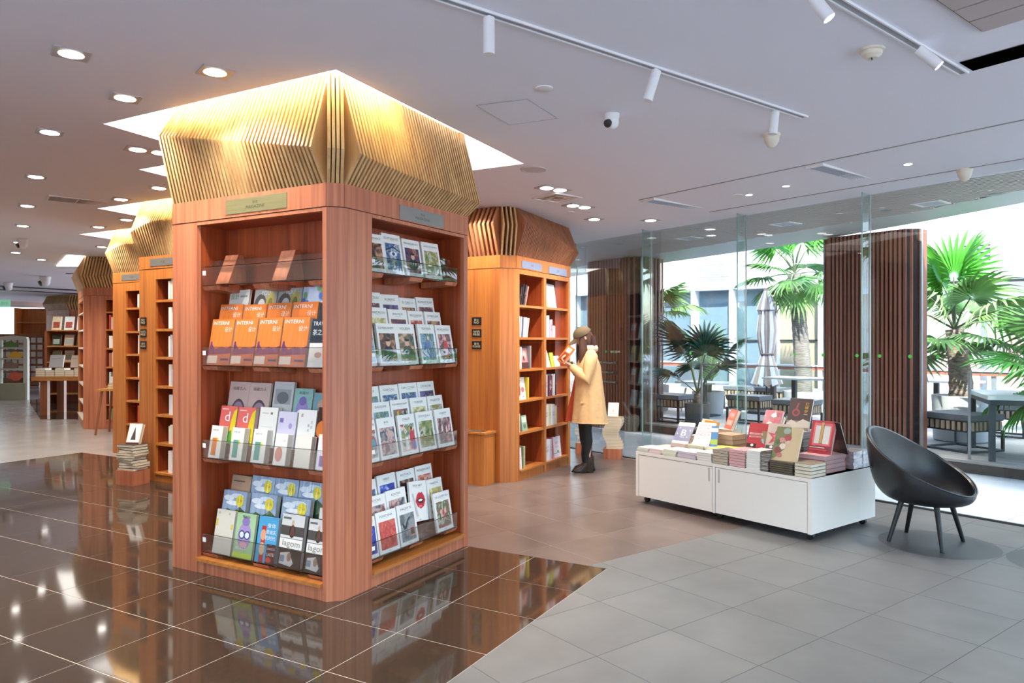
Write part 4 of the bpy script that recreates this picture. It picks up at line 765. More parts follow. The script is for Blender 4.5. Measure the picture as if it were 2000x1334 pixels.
# feathery cane palm
random.seed(4); o = thing('cane_palm', 'feathery cane palm in a pale pot beside the folded parasol', 'palm', uv(11.25, 8.72, ZD), ANG, 'palms on the terrace')
MB().lathe([(.26, 0), (.3, .42), (.27, .42), (.26, .36)], n=24).build('pot', conc, o, angle=40); MB().disc((0, 0, .37), .27, 20).build('soil', soil, o)
for k in range(16):
    az = 2*pi*k/16+random.random()*.3; L = random.uniform(1.0, 1.45); sp = random.uniform(.15, .55); mb = MB(); pts = []
    for i in range(9):
        t = i/8; pts.append(Vector((cos(az)*(.05+sp*t**1.8), sin(az)*(.05+sp*t**1.8), .36+L*t-.35*sp*t**3)))
    mb.tube(pts, [.008-.0006*i for i in range(9)], 4, 1)
    for i in range(3, 9):
        for sd in (-1, 1):
            for q in range(3):
                p = pts[i-1].lerp(pts[i], (q+.5)/3); d = (pts[i]-pts[i-1]).normalized(); sdv = d.cross(Vector((0, 0, 1))).normalized()*sd; tip = p+(sdv*.17+d*.16+Vector((0, 0, -.05)))*(1.15-.06*i); w_ = d*.009
                mb.poly([p-w_, p+w_, p.lerp(tip, .6)+w_*.8, tip])
    mb.build('feather_leaf', [leafl, stemm], o)
# ---- benches, tables
def bench(label, u, v, a, b, rot=0, h=.46):
    o = thing('slatted_bench', label, 'bench', uv(u, v, ZD), ANG+rot, 'slatted terrace benches')
    t = .03
    MB().box(-a, -b, h-.07, a, b, h).build('cushion', cush, o)
    MB().box(-a+.01, -b+.01, h-.085, a-.01, b-.01, h-.07).build('seat_frame', metal, o)
    MB().box(-a+.03, -b+.03, h-.2, a-.03, b-.03, h-.086).build('inner_box', pr('bench_inside', '23272b', .7), o)
    for sy in (-1, 1):
        n = int(a*2/.075)
        for k in range(n):
            x = -a+.03+(2*a-.06)*(k+.5)/n; MB().box(x-.018, sy*b-.012*(1+sy), h-.19, x+.018, sy*b+.012*(1-sy), h-.088).build('seat_slat', slw, o)
        n = int(b*2/.075)
        for k in range(n):
            y = -b+.03+(2*b-.06)*(k+.5)/n; MB().box(sy*a-.012*(1+sy), y-.018, h-.19, sy*a+.012*(1-sy), y+.018, h-.088).build('seat_slat', slw, o)
    for sx in (-1, 1):
        for sy in (-1, 1): MB().box(sx*(a-.015)-t/2, sy*(b-.015)-t/2, 0, sx*(a-.015)+t/2, sy*(b-.015)+t/2, h-.2).build('leg', metal, o)
    for sy in (-1, 1): MB().box(-a+.03, sy*(b-.015)-t/2, 0, a-.03, sy*(b-.015)+t/2, .025).build('base_rail', metal, o)
    for sx in (-1, 1): MB().box(sx*(a-.015)-t/2, -b+.03, 0, sx*(a-.015)+t/2, b-.03, .025).build('base_rail', metal, o)
    MB().box(-a+.02, -b+.02, h-.21, a-.02, b-.02, h-.2).build('lower_frame', metal, o)
for a in (('charcoal slatted bench by the pale pot, leftmost on the terrace', 9.72, 8.35, .25, .38, .05), ('charcoal slatted bench right of the low dark palm', 10.55, 7.35, .22, .3, .1), ('long slatted bench behind the folded parasol', 12.6, 8.6, .25, .6, .1), ('charcoal slatted bench behind the dark upright book', 10.35, 6.35, .25, .3, .2), ('charcoal slatted bench right of the slatted column', 10.1, 3.93, .3, .33, -.3), ('slatted bench under the far side of the white table', 12.0, 4.15, .25, .3, .2), ('slatted bench cut off by the right edge', 11.3, 2.7, .25, .35, .1)): bench(*a)
def table(label, u, v, a, b, rot, h=.72, top=.03, legs=True):
    o = thing('terrace_table', label, 'table', uv(u, v, ZD), ANG+rot, 'white terrace tables')
    MB().box(-a, -b, h-top, a, b, h).build('tabletop', tabw, o)
    if legs:
        for sx in (-1, 1):
            for sy in (-1, 1): MB().box(sx*(a-.05)-.03, sy*(b-.05)-.03, 0, sx*(a-.05)+.03, sy*(b-.05)+.03, h-top-.06).build('leg', metal, o)
        MB().box(-a+.03, -b+.03, h-top-.06, a-.03, b-.03, h-top).build('apron', metal, o)
    else:
        MB().box(-.035, -.035, .02, .035, .035, h-top).build('pillar_leg', metal, o); MB().box(-.22, -.22, 0, .22, .22, .02).build('base_plate', metal, o)
table('large white terrace table with charcoal legs, right of the chair', 10.12, 3.12, .62, .62, radians(30), .74, .045)
table('white terrace table behind the dark upright book', 11.35, 6.15, .35, .42, .15, .76, .035, False); table('small white table in front of the ringed palm', 11.4, 7.05, .32, .42, .1, .74, .03, False); table('grey-edged table behind the low dark palm', 10.9, 8.55, .3, .42, .1, .62, .03, False)
table('white terrace table behind the thick fibrous palm', 12.4, 5.2, .3, .6, .1, .74, .03, False)
o = thing('shell_chair', 'white shell chair by the grey-edged terrace table', 'chair', uv(11.5, 9.3, ZD), ANG+2.3)
mb = MB(); mb.grid(lambda s, t: (.25*(s-.5)*2*(1-.25*t), .22-.42*t if t < .5 else .01-.10*(t-.5)*2, .45+.03*(s-.5)**2*4 if t < .5 else .45+.4*((t-.5)*2)**1.1+.02*(s-.5)**2), 8, 10); mb.build('shell', tabw, o, angle=60)
for sx in (-1, 1):
    for sy in (-1, 1): MB().cyl((sx*.12, sy*.12, .45), (sx*.22, sy*.22, 0), .014, .010, 8).build('leg', pr('pale_wood', 'c8b294', .5), o)
# ---- folded parasol
o = thing('folded_parasol', 'closed grey striped parasol on its pole', 'parasol', uv(11.95, 7.95, ZD), ANG)
mb = MB(); prof = [(.06, 2.28), (.13, 2.02), (.155, 1.93), (.12, 1.9), (.15, 1.55), (.12, 1.25), (.09, 1.10), (.13, .95), (.19, .72), (.235, .55)]; n = 28; rings = []
for r, z in prof: rings.append(mb.P([((r*(1+.22*cos(i*pi)) if z < 2.2 else r)*cos(2*pi*i/n), (r*(1+.22*cos(i*pi)) if z < 2.2 else r)*sin(2*pi*i/n), z+(.03*cos(i*pi) if z < .6 else 0)) for i in range(n)]))
for a, b in zip(rings, rings[1:]):
    for i in range(n): j = (i+1) % n; mb.F((a+i, a+j, b+j, b+i), 0 if (i//2) % 2 else 1)
mb.F([rings[0]+i for i in range(n)]); mb.build('canopy', [pr('parasol_light', '8d94a2', .8), pr('parasol_dark', '6d686b', .8)], o)
MB().cyl((0, 0, 1.11), (0, 0, 1.13), .115, n=20).build('tie_strap', pr('strap', '5a5552', .8), o)
MB().box(.17, -.04, 0, .25, .04, 2.3).build('mast', pr('mast_brown', '6d625e', .5), o); MB().box(-.05, -.03, 2.27, .25, .03, 2.33).build('arm', pr('mast_brown', '6d625e', .5), o); MB().box(-.1, -.35, 0, .5, .35, .05).build('base', metal, o)
MB().cyl((0, 0, .35), (0, 0, .6), .02, n=10).build('hub_pole', metal, o)
# ---- slatted columns of the canopy
def column(label, u0, u1, v0, v1, n):
    o = thing('slatted_column', label, 'column', uv((u0+u1)/2, (v0+v1)/2, 0), ANG, 'slatted canopy columns', 'thing'); a, b = (u1-u0)/2, (v1-v0)/2; H = 2.89
    c = .12; MB().prism([(-a, -b+c), (-a, b-c), (-a+c, b), (a-c, b), (a, b-c), (a, -b+c), (a-c, -b), (-a+c, -b)], 0, H).build('core', colback, o)
    for k in range(n):
        y = -b+.03+(2*b-.06)*(k+.5)/n; xs_ = -a-.018+max(0, abs(y)-(b-c))
        MB().box(xs_, y-b*.5/n, .0, xs_+.022, y+b*.5/n, H).build('column_slat', colslat, o)
    for sy in (-1, 1):
        for k in range(7):
            x = -a+c+(2*a-c-.05)*(k+.5)/7; MB().box(x-.015, sy*b-.005, 0, x+.015, sy*(b+.022), H).build('column_slat', colslat, o)
    MB().box(-a+.10, b+.022, 0, -a+.24, b+.04, H).build('corner_strip', greym, o); MB().box(-a+.11, -b-.04, 0, -a+.15, -b-.022, H).build('corner_strip', greym, o)
    return o
column('wide dark slatted column outside the glass, behind the white book table', 9.40, 9.75, 4.2, 5.40, 21)
c2_ = column('dark slatted column outside the glass, behind the reading woman', 8.95, 9.7, 8.42, 9.62, 17)
for k, tx in enumerate(('FIRE HYDRANT', 'FIRE, CALL 119', 'FIRE EXTINGUISHER')):
    z = 1.13-.165*k; p = MB().box(-.40, -.22, z-.03, -.3935, .30, z+.03).build('fire_sign', black, c2_); mb = MB(); put_text(mb, tx, .44, .034, lambda x, y: (-.4012, .04-x, z+y), (.75, .75, .72)); mb.build('lettering', ink, p)
MB().box(-.41, -.33, 1.52, -.3935, -.29, 1.72).build('card_reader', black, c2_)
# ---- stickers on the glass
dotm = pr('green_sticker', '3fa63c', .5)
for k, v in enumerate((2.62, 3.115, 3.39, 3.605, 3.95, 5.6, 7.0)): MB().cyl((-.0075, 0, 0), (-.0068, 0, 0), .017, n=16).build('green_sticker', dotm, loc=uv(FU, v, 1.36), rot=ANG, label='round green sticker on the glass front, %s from the right' % NTH[k], cat='sticker', group='green dots on the glass')
def glass_text(u, v, z, h, col, mirror=True, parent=None, gap=.0075, label=''):
    parent = parent or thing('window_lettering', label, 'sticker', (0, 0, 0), 0, 'shop lettering on the glass')
    mb = MB(BM); sg = 1 if mirror else -1
    for tx, off in (('PAGE', -.058), ('NE', .058)): put_text(mb, tx, .086 if tx == 'PAGE' else .045, h, lambda x, y: (u-gap, v+sg*(x+off+(.0 if tx == 'PAGE' else -.012)), z+y), col)
    mb.build('lettering', ink, parent); MB(BM).cyl((u-gap, v+sg*.008, z), (u-gap+.0007, v+sg*.008, z), h*.5, n=14).build('green_dot', dotm, parent)
glass_text(FU, 2.87, 1.36, .03, (.04, .05, .04), label='dark reversed shop lettering on the glass above the white terrace table'); glass_text(FU, 6.85, 1.36, .03, (.7, .75, .72), label='pale reversed shop lettering on the glass right of the woman'); glass_text(FU, 4.25, 1.36, .03, (.2, .25, .2), label='faint reversed shop lettering on the glass beside the ringed palm')
# ---- inner glass balustrade, handrail at the terrace edge
rl = thing('terrace_railing', 'glass railing with a terracotta handrail along the terrace edge', 'railing', (0, 0, 0), kind='thing')
MB(BM).box(13.3, -4, .93, 13.4, 13.4, 1.0).build('handrail', pr('terracotta_rail', 'b5705a', .5), rl); MB(BM).box(13.28, -4, 1.0, 13.42, 13.4, 1.03).build('rail_cap', pr('rail_white', 'f0eeee', .5), rl)
for k in range(12): MB(BM).box(13.32, -4+k*1.45, ZD, 13.38, -3.94+k*1.45, .93).build('rail_post', greym, rl)
for k in range(12): MB(BM).box(13.345, -3.92+k*1.45, ZD+.08, 13.355, -2.58+k*1.45, .9).build('rail_pane', gl, rl)
glass_text(13.34, 5.1, .75, .06, (.15, .15, .15), False, rl)
for v0_, v1_, vp, lb in ((1.2, 3.53, 3.55, 'low clear glass screen with a steel post, right of the wide slatted column'), (5.5, 7.33, 7.35, 'low clear glass screen with a steel post, left of the wide slatted column')):
    bz = thing('glass_screen', lb, 'screen', uv(9.31, (v0_+v1_)/2, ZD), ANG, 'glass screens on the terrace'); h_ = (v1_-v0_)/2
    MB().box(-.012, h_+.005, 0, .012, h_+.03, 1.0).build('screen_post', greym, bz); MB().box(-.005, -h_, .05, .005, h_, .99).build('screen_pane', gl, bz); MB().box(-.012, -h_, .99, .012, h_, 1.005).build('screen_rail', greym, bz)
# ---- building across the lane
th = radians(84); eB = Vector((-cos(th), -sin(th), 0)); PB = Vector((17.4, 3.68, 0)); BMx = frame(tuple((PB-eB*4.6)[:2]), tuple((PB+eB*14)[:2]))
bld = thing('street_building', 'sunlit pale building with white framed shop windows across the lane', 'building', (0, 0, 0)); off = 4.6
wl = pr('pale_facade', 'e4dcd2', .8); frm = pr('white_frame', 'f2f2f2', .5); pan = pr('dark_window', '6f8590', .08, spec=.8); pan2 = pr('warm_window', 'a99f86', .15, spec=.6)
MB(BMx).box(0, .45, -.2, 20, 1.2, 7.5).build('wall', wl, bld); MB(BMx).box(0, -.02, 2.70, 20, .5, 2.84).build('white_beam', frm, bld); MB(BMx).box(0, 0, -.2, 20, .46, .45).build('base_wall', pr('base_stone', 'd9cfc4', .8), bld)
MB(BMx).box(0, .1, 2.84, 20, .46, 7.5).build('upper_wall', wl, bld)
for s in [-4.5, -3.5, -2.3, -1.19, -.26, .72, 1.7, 2.7, 3.72, 4.8, 5.85, 6.9, 8, 9.1]: MB(BMx).box(s+off-.05, .0, .45, s+off+.05, .46, 2.7).build('mullion', frm, bld)
for a, b, m in [(-4.5, -3.5, pan), (-3.5, -2.3, pan), (-2.3, -1.19, pan), (-1.19, -.26, pan), (-.26, .72, pan), (.72, 1.7, pan2), (1.7, 2.7, pan2), (5.85, 6.9, pan), (6.9, 8, pan)]:
    w_ = MB(BMx).box(a+off+.05, .3, .45, b+off-.05, .32, 2.7).build('window_pane', m, bld)
    MB(BMx).box(a+off+.05, .26, 1.5, b+off-.05, .3, 1.53).build('transom', metal, w_)
mural = pr('mural_ground', 'e9dcd6', .7)
for a, b in ((3.77, 4.75), (4.85, 5.8)):
    w_ = MB(BMx).box(a+off, .3, .45, b+off, .33, 2.65).build('mural_panel', mural, bld); mb = MB(BMx); c = (a+b)/2+off; mb.col = hx('d99a98')
    mb.poly([(c-.28, .295, .5), (c-.32, .295, 1.4), (c-.12, .295, 1.95), (c+.02, .295, 1.8), (c-.05, .295, 1.2), (c-.1, .295, .5)]); mb.poly([(c-.16+.12*cos(k*pi/6), .295, 2.05+.13*sin(k*pi/6)) for k in range(12)])
    mb.col = hx('e3b9b2'); mb.poly([(c+.1, .294, 1.9), (c+.42, .294, 2.3), (c+.44, .294, 2.0), (c+.15, .294, 1.7)]); mb.poly([(c+.2, .294, .6), (c+.18, .294, 1.1), (c+.36, .294, 1.2), (c+.4, .294, .6)]); mb.col = None; mb.build('mural_print', ink, w_)
sg = MB(BMx).box(3.45+off, .2, .5, 3.68+off, .3, 2.65).build('sign_board', pr('slate_sign', '5c6470', .5), bld); mb = MB(BMx); put_text(mb, 'Cooking Co.', 1.9, .16, lambda x, y: (3.565+off-y, .195, 1.55+x), (.9, .9, .9)); mb.build('lettering', ink, sg)
lv = MB(BMx).box(-1.2+off, .06, 2.86, -.27+off, .1, 3.38).build('louvre_panel', frm, bld)
for k in range(8): MB(BMx).box(-1.15+off, .03, 2.9+.058*k, -.32+off, .06, 2.93+.058*k).build('louvre', wl, lv)
for k in range(6): MB(BMx).box(4.3+off, .08, 3.0+.07*k, 4.8+off, .1, 3.03+.07*k).build('wall_slot', metal, bld)

# ---- lamps in the canopy soffit
for k, (u, v) in enumerate(((7.48, 8.05), (7.69, 7.53), (7.42, 5.90), (8.13, 6.27), (7.98, 3.85), (7.92, 2.79), (8.6, 5.77))):
    o = thing('soffit_lamp', 'small round lamp in the outdoor soffit, %s of the row from the left' % NTH[(0, 1, 3, 2, 5, 6, 4)[k]], 'downlight', uv(u, v, ZS), ANG, 'soffit lamps')
    MB().lathe([(.06, .0), (.06, -.006), (.048, -.008)], n=18).build('trim_ring', greym, o); MB().disc((0, 0, -.0075), .046, 16).build('lamp', lampm, o)
for k, (u, v) in enumerate(((7.98, 6.51), (7.92, 5.02), (7.92, 3.38))):
    o = thing('soffit_grille', 'square white grille in the outdoor soffit, %s from the left' % NTH[k], 'vent', uv(u, v, ZS), ANG, 'soffit grilles'); f = MB(); sq_ring(f, .14, .14, .03, -.008, 0); f.build('frame', wpl, o); MB().box(-.11, -.11, -.003, .11, .11, 0).build('grille', vgrey, o)
# ================================================================ white display cabinet and its books
ST = 'ece6dc'
o = thing('display_cabinet', 'low white two-door display cabinet on castors, covered with books', 'cabinet', uv(5.5525, 3.88, 0), ANG)
whm = pr('white_lacquer', ST, .35); hw, hd = .88, .4775; zb, zt = .06, .475
MB().box(-hd+.022, -hw+.001, zb, hd, hw-.001, zt).build('carcass', whm, o)
MB().box(-hd, -hw, zt-.025, hd, hw, zt).build('top_board', whm, o)
for ya, yb in ((-hw, -hw+.03), (hw-.03, hw), (-.012, .012)): MB().box(-hd, ya, zb, -hd+.022, yb, zt-.025).build('face_frame', whm, o)
for sy in (-1, 1):
    d = MB().box(-hd+.003, sy*.018, zb+.004, -hd+.021, sy*(hw-.036), zt-.033).build('door', whm, o)
    MB().box(-hd+.0005, sy*.05-.008, zt-.155, -hd+.0025, sy*.05+.008, zt-.045).build('finger_pull', pr('pull_shadow', 'b9b2a8', .4), d)
for sx in (-1, 1):
    for sy in (-1, 0, 1):
        c = MB().cyl((sx*(hd-.09)-.012, sy*(hw-.06), .028), (sx*(hd-.09)+.012, sy*(hw-.06), .028), .028, n=16).box(sx*(hd-.09)-.02, sy*(hw-.06)-.015, .03, sx*(hd-.09)+.02, sy*(hw-.06)+.015, .059).build('castor', pr('black_rubber', '161616', .5), o)
silver = pr('shrink_film', 'c3c2c6', .18, metal=.55, noise=(18, .35, (1, 1, 1)), bump=1.0)
CT = .4755
def flat_book(label, u, v, z, wv, du, t, cover, pages, rot=0, group='book stacks on the white cabinet', nm=None, mat=None):
    """lying book: spine towards the aisle"""
    mb = MB(); c = rgb(cover); b = min(.0025, t*.18); g = .004
    mb.col = c; mb.box(-du/2, -wv/2, 0, du/2, wv/2, b); mb.box(-du/2, -wv/2, t-b, du/2, wv/2, t)
    mb.box(du/2-b, -wv/2, b, du/2, wv/2, t-b)
    mb.col = rgb(pages); mb.box(-du/2+g, -wv/2+g, b, du/2-b, wv/2-g, t-b); mb.col = None
    nm = nm or ('hardback' if 'hardback' in label else 'paperback' if 'paperback' in label else 'magazine' if 'magazine' in label else 'book')
    return mb.build(nm, mat or ink, None, loc=uv(u, v, z), rot=ANG+rot, label=label, cat='book', group=group)
def pos(i, n): return 'bottom' if i == 0 else ('topmost' if i == n-1 else NTH[i]+' from the bottom')
def stack(desc, u, v, wv, du, n, t, covers, pages, jit=.004, z=CT, where='', rot=0, group='book stacks on the white cabinet', mat=None):
    random.seed(int(v*1000)+n)
    for i in range(n):
        flat_book('%s, %s in %s' % (desc, pos(i, n), where), u+random.uniform(-jit, jit), v+random.uniform(-jit, jit), z+i*(t+.0006), wv, du, t, covers[i % len(covers)], pages, rot+random.uniform(-.03, .03)*(jit > .005), group, mat=mat)
    return z+n*(t+.0006)
# front row, left to right
stack('pale thin magazine', 5.18, 4.685, .135, .19, 3, .013, ['e8e6dc', 'dfe6ea'], 'ece6d6', .006, where='leftmost front stack on the white cabinet')
stack('pink-covered thin magazine', 5.18, 4.535, .15, .19, 3, .014, ['e9c9c4', 'f0e6e0'], 'ece4d8', .006, where='second front stack on the white cabinet')
stack('pale green magazine', 5.18, 4.37, .155, .19, 4, .0135, ['d9dfb0', 'e6e6da'], 'eee8d8', .008, where='third front stack on the white cabinet')
stack('lavender paperback', 5.18, 4.18, .2, .2, 4, .015, ['cbb9cc', 'e6dfe2'], 'dcd2d4', .008, where='fourth front stack on the white cabinet')
stack('white paperback', 5.18, 3.985, .155, .2, 4, .019, ['eeeae4'], 'e6dfd2', .005, where='fifth front stack on the white cabinet')
stack('tan-paged hardback', 5.185, 3.822, .155, .21, 5, .0225, ['6a5648', 'bcae98'], 'c9bca6', .003, where='sixth front stack on the white cabinet')
z7 = stack('pink hardback', 5.185, 3.658, .155, .21, 6, .0225, ['b8706f', 'd39a98'], 'dcb8b4', .003, where='seventh front stack on the white cabinet')
stack('cream paperback', 5.185, 3.506, .13, .21, 8, .018, ['efece4', 'd9d6ce'], 'f0ece2', .002, where='eighth front stack on the white cabinet')
stack('black striped booklet', 5.185, 3.4, .065, .21, 9, .0165, ['241c1a', 'e0dcd4'], '8a8078', .001, where='narrow ninth front stack on the white cabinet')
z10 = stack('dark green-edged book', 5.19, 3.258, .2, .22, 6, .0155, ['2f2a24', '4a4638'], '6a6250', .002, where='tenth front stack, under the leaning floral book')
stack('cream-paged hardback', 5.19, 3.078, .14, .21, 4, .0255, ['8a7a64'], 'e6ddc6', .003, where='rightmost front stack on the white cabinet')
# second row
stack('single cream paperback', 5.40, 4.67, .15, .17, 2, .014, ['cdbfa4'], 'ece4d0', .004, where='left pair of the second row')
zB = stack('salmon-edged paperback', 5.42, 4.48, .17, .18, 5, .0155, ['dba59a', 'efe6dc'], 'eadfd4', .004, where='second-row stack under the blue book')
zR = stack('yellow-edged paperback', 5.42, 4.28, .18, .18, 5, .0165, ['dcd6a4', 'eee9d6'], 'f0ead4', .004, where='second-row stack under the red-lettered book')
stack('white thick paperback', 5.42, 4.09, .17, .18, 4, .02, ['eae4da'], 'efe9da', .004, where='second-row stack behind the white paperbacks')
zr = stack('dark pink hardback', 5.42, 3.70, .15, .18, 5, .0225, ['a05458', 'c08080'], 'd0b0ac', .003, where='second-row stack under the red book')
zf = stack('dull red hardback', 5.43, 3.52, .16, .18, 5, .0225, ['8a4a48', '6a3a3a'], 'c8b0a8', .003, where='second-row stack under the red floral book')
zd = stack('black and silver hardback', 5.70, 3.47, .2, .24, 9, .030, ['2a2422', '5a504c', 'b0aaa6'], '7a726a', .006, where='tall stack under the dark upright book')
zw = stack('red and silver hardback', 5.50, 3.16, .23, .3, 4, .033, ['a04a50', 'c9a0a0'], 'c8a8a6', .004, where='right-hand stack under the red framed book')
stack('film-wrapped volume', 5.80, 3.10, .16, .15, 5, .027, ['b8b4b4'], 'b0acac', .002, where='nearer crinkled right-end stack', mat=silver)
stack('film-wrapped pale volume', 5.945, 3.10, .16, .13, 5, .026, ['c9c2b8'], 'd8d0c0', .002, where='farther crinkled right-end stack', mat=silver)
# tan slip-cased volumes
zt_ = stack('thick tan volume', 5.68, 4.16, .2, .2, 4, .043, ['a58468', 'b79474'], 'c8a888', .003, where='tan tower in the middle of the cabinet')
zo = stack('brown thick paperback', 5.72, 4.42, .2, .2, 3, .022, ['8a5a3a', 'a8764a'], 'c09a70', .005, where='stack behind the blue book')
zk = stack('cream paperback', 5.88, 4.62, .2, .2, 4, .024, ['d8cfbc'], 'e0d8c4', .004, where='rear left stack on the white cabinet')
zg = stack('pale hardback', 5.90, 3.83, .22, .2, 6, .036, ['c8bba8', 'b0a090'], 'd8cfbc', .004, where='rear stack under the gold-wrapped book')
zg2 = stack('greyish hardback', 5.70, 3.74, .2, .18, 7, .034, ['8a8078', 'b0a59a'], 'c8bfb0', .004, where='middle stack under the pink floral book')
zg3 = stack('dull cream hardback', 5.93, 4.36, .18, .16, 5, .036, ['cdbfa8', 'a89a88'], 'd8cfbc', .004, where='rear stack under the tall red book')
# leaning display copies: (u, v, z, width, height, thickness, lean, yaw)
def lean_book(nm, label, u, v, z, w, h, t, lean, yaw, cover, items, mat=ink, pages='e6dfce', pic=None):
    # local front (-y) looks towards the aisle (-u)
    M = Matrix.Translation(uv(u, v, z)) @ Matrix.Rotation(ANG-pi/2+yaw, 4, 'Z') @ Matrix.Rotation(radians(-lean), 4, 'X')
    return book(nm, label, 'book', M, w, h, t, cover, items, pic, mat, 'display copies propped on the white cabinet', pages)
def easel(label, u, v, z, h, lean, yaw, w=.06):
    o = thing('book_easel', label, 'book stand', uv(u, v, z), ANG-pi/2+yaw, 'clear book easels'); a = radians(lean)
    MB().box(-w/2, -.004, 0, w/2, .10, .004).build('foot', acry, o); MB(Matrix.Rotation(-a, 4, 'X')).box(-w/2, .03, 0, w/2, .034, h*.6).build('rest', acry, o)
Y1 = .18
lean_book('display_book', 'dark blue book with a white capital letter, leaning back at the left', 5.36, 4.48, zB, .165, .23, .02, 40, Y1, '2f3566', [('r', 0, .82, 1, 1, 'ece4d4'), ('r', 0, 0, 1, .1, 'ece6da'), ('t', 'B', .52, .5, .3, .3, 'f2efe8'), ('e', .2, .72, .03, .02, 'dcdce8'), ('e', .8, .3, .03, .02, 'dcdce8'), ('r', .38, .28, .62, .3, 'c8c8d8'), ('e', .14, .44, .025, .03, 'c8c8d8'), ('e', .85, .62, .025, .03, 'c8c8d8')])
lean_book('display_book', 'thick amber book standing behind the blue one', 5.66, 4.42, zo, .15, .21, .05, 16, -.2, 'd68a2a', [('r', .08, .62, .92, .66, 'b8702a'), ('e', .5, .35, .3, .2, 'c87a1e'), ('r', .1, .08, .9, .14, 'e0a050')], pages='dca24a')
lean_book('display_book', 'thick cream book standing at the rear left', 5.86, 4.62, zk, .16, .17, .06, 25, -.25, 'd9c4ae', [('r', .1, .3, .9, .7, 'cdb49c')], pages='e8dfc8')
lean_book('display_book', 'white book with rows of red lettering, leaning back', 5.38, 4.26, zR, .165, .235, .018, 36, Y1, 'f1ece2', [('t', 'GREAT', .5, .88, .8, .11, 'c8403a'), ('t', 'BOOKS', .5, .74, .8, .11, 'c8403a'), ('t', 'DESIGN', .5, .6, .8, .11, 'd05048'), ('t', 'INDEX', .5, .46, .8, .11, 'c8403a'), ('t', 'EDITED BY', .4, .34, .6, .05, '4a4a4a'), ('r', .1, .26, .6, .275, '6a6a6a')])
lean_book('display_book', 'slim blue and green book beside the red-lettered one', 5.40, 4.13, .558, .06, .2, .015, 30, .5, '5a86b0', [('r', 0, .1, 1, .35, 'a8c05a'), ('r', 0, .7, 1, .9, 'e6e6e0')])
lean_book('display_book', 'coral red book leaning at the back', 5.91, 4.36, zg3, .15, .20, .035, 22, -.5, 'b8543f', [('r', .1, .55, .9, .9, 'c8705c'), ('r', .15, .2, .85, .45, 'd89a88'), ('t', '红楼', .5, .72, .5, .16, 'e6c8b8')], pages='e6d8be')
lean_book('display_book', 'gold film-wrapped book at the rear', 5.86, 3.86, zg, .175, .16, .03, 40, .1, 'b09a68', [('r', .08, .1, .92, .92, 'c8b684'), ('e', .4, .5, .25, .25, 'e2d8b4')], mat=wrapm)
lean_book('display_book', 'pink floral film-wrapped book behind the red floral one', 5.66, 3.74, zg2, .165, .2, .03, 30, .1, 'b05a62', [('e', .25, .8, .2, .14, 'c8606a'), ('e', .7, .35, .28, .22, 'b84a58'), ('e', .4, .3, .18, .14, 'e8dccc'), ('e', .55, .75, .16, .1, 'efe6d6'), ('e', .8, .8, .14, .1, 'a04050')], mat=wrapm)
lean_book('display_book', 'tall dark book with gold characters and a red figure', 5.64, 3.47, zd, .2, .28, .025, 22, .1, '4a3a38', [('r', 0, 0, 1, .3, '8a7a6c'), ('p', [(0, .2), (.2, .32), (.45, .24), (.7, .36), (1, .28), (1, .1), (0, .06)], 'cfc4b4'), ('e', .35, .55, .17, .12, '9a4a4a'), ('e', .35, .55, .1, .07, '5a3a38'), ('p', [(.3, .66), (.38, .86), (.44, .84), (.38, .64)], '9a4a4a'), ('t', '红', .78, .84, .16, .09, 'd8a83a'), ('t', '楼', .78, .72, .16, .09, 'd8a83a'), ('t', '梦', .78, .6, .16, .09, 'd8a83a'), ('r', .7, .5, .86, .52, 'c8b890')])
lean_book('display_book', 'red book with a white title, leaning on the pink stack', 5.38, 3.69, zr, .17, .23, .02, 24, Y1, 'b2343a', [('r', .7, .3, 1, .7, '8a7a5a'), ('t', '最好的时光', .42, .58, .7, .09, 'f0e8e4'), ('t', '最好的我们', .38, .47, .6, .07, 'e8d8d4'), ('r', .03, .04, .5, .2, '2a2020'), ('e', .3, .14, .08, .05, 'e8e0dc'), ('p', [(.8, .25), (.74, .4), (.84, .42), (.94, .2)], '9ab0b8')])
lean_book('display_book', 'red floral book in glossy film, centre of the cabinet', 5.40, 3.52, zf, .175, .24, .025, 24, Y1, 'c8b0a0', [('p', [(.5, .9), (.36, .62), (.05, .66), (.3, .48), (.14, .24), (.48, .38), (.8, .22), (.7, .48), (.95, .66), (.62, .62)], 'b8404a'), ('p', [(.5, .78), (.4, .58), (.24, .58), (.4, .48), (.36, .36), (.5, .43), (.64, .36), (.6, .48), (.78, .58), (.6, .58)], 'd87078'), ('r', .03, .04, .5, .2, '2a2a28'), ('e', .3, .14, .08, .05, 'e8e0dc'), ('r', .5, .08, 1, .12, '3a5a3a')], mat=wrapm)
lean_book('display_book', 'large beige floral book leaning at the front edge', 5.12, 3.262, z10, .205, .285, .025, 30, Y1, 'c9b28c', [('p', [(0, 0), (0, 1), (.55, 1), (.62, .75), (.4, .6), (.45, .35), (.2, .1)], '7a7a54'), ('e', .42, .88, .14, .09, '9aa898'), ('e', .5, .68, .14, .1, 'a8504a'), ('e', .3, .6, .12, .08, 'c88a84'), ('e', .36, .42, .12, .09, 'd8c8b8'), ('e', .2, .3, .13, .1, '8a4a48'), ('e', .55, .55, .08, .05, 'd8b0a8'), ('e', .14, .55, .08, .08, '5a6a4a'), ('e', .3, .16, .1, .07, 'b86a66')])
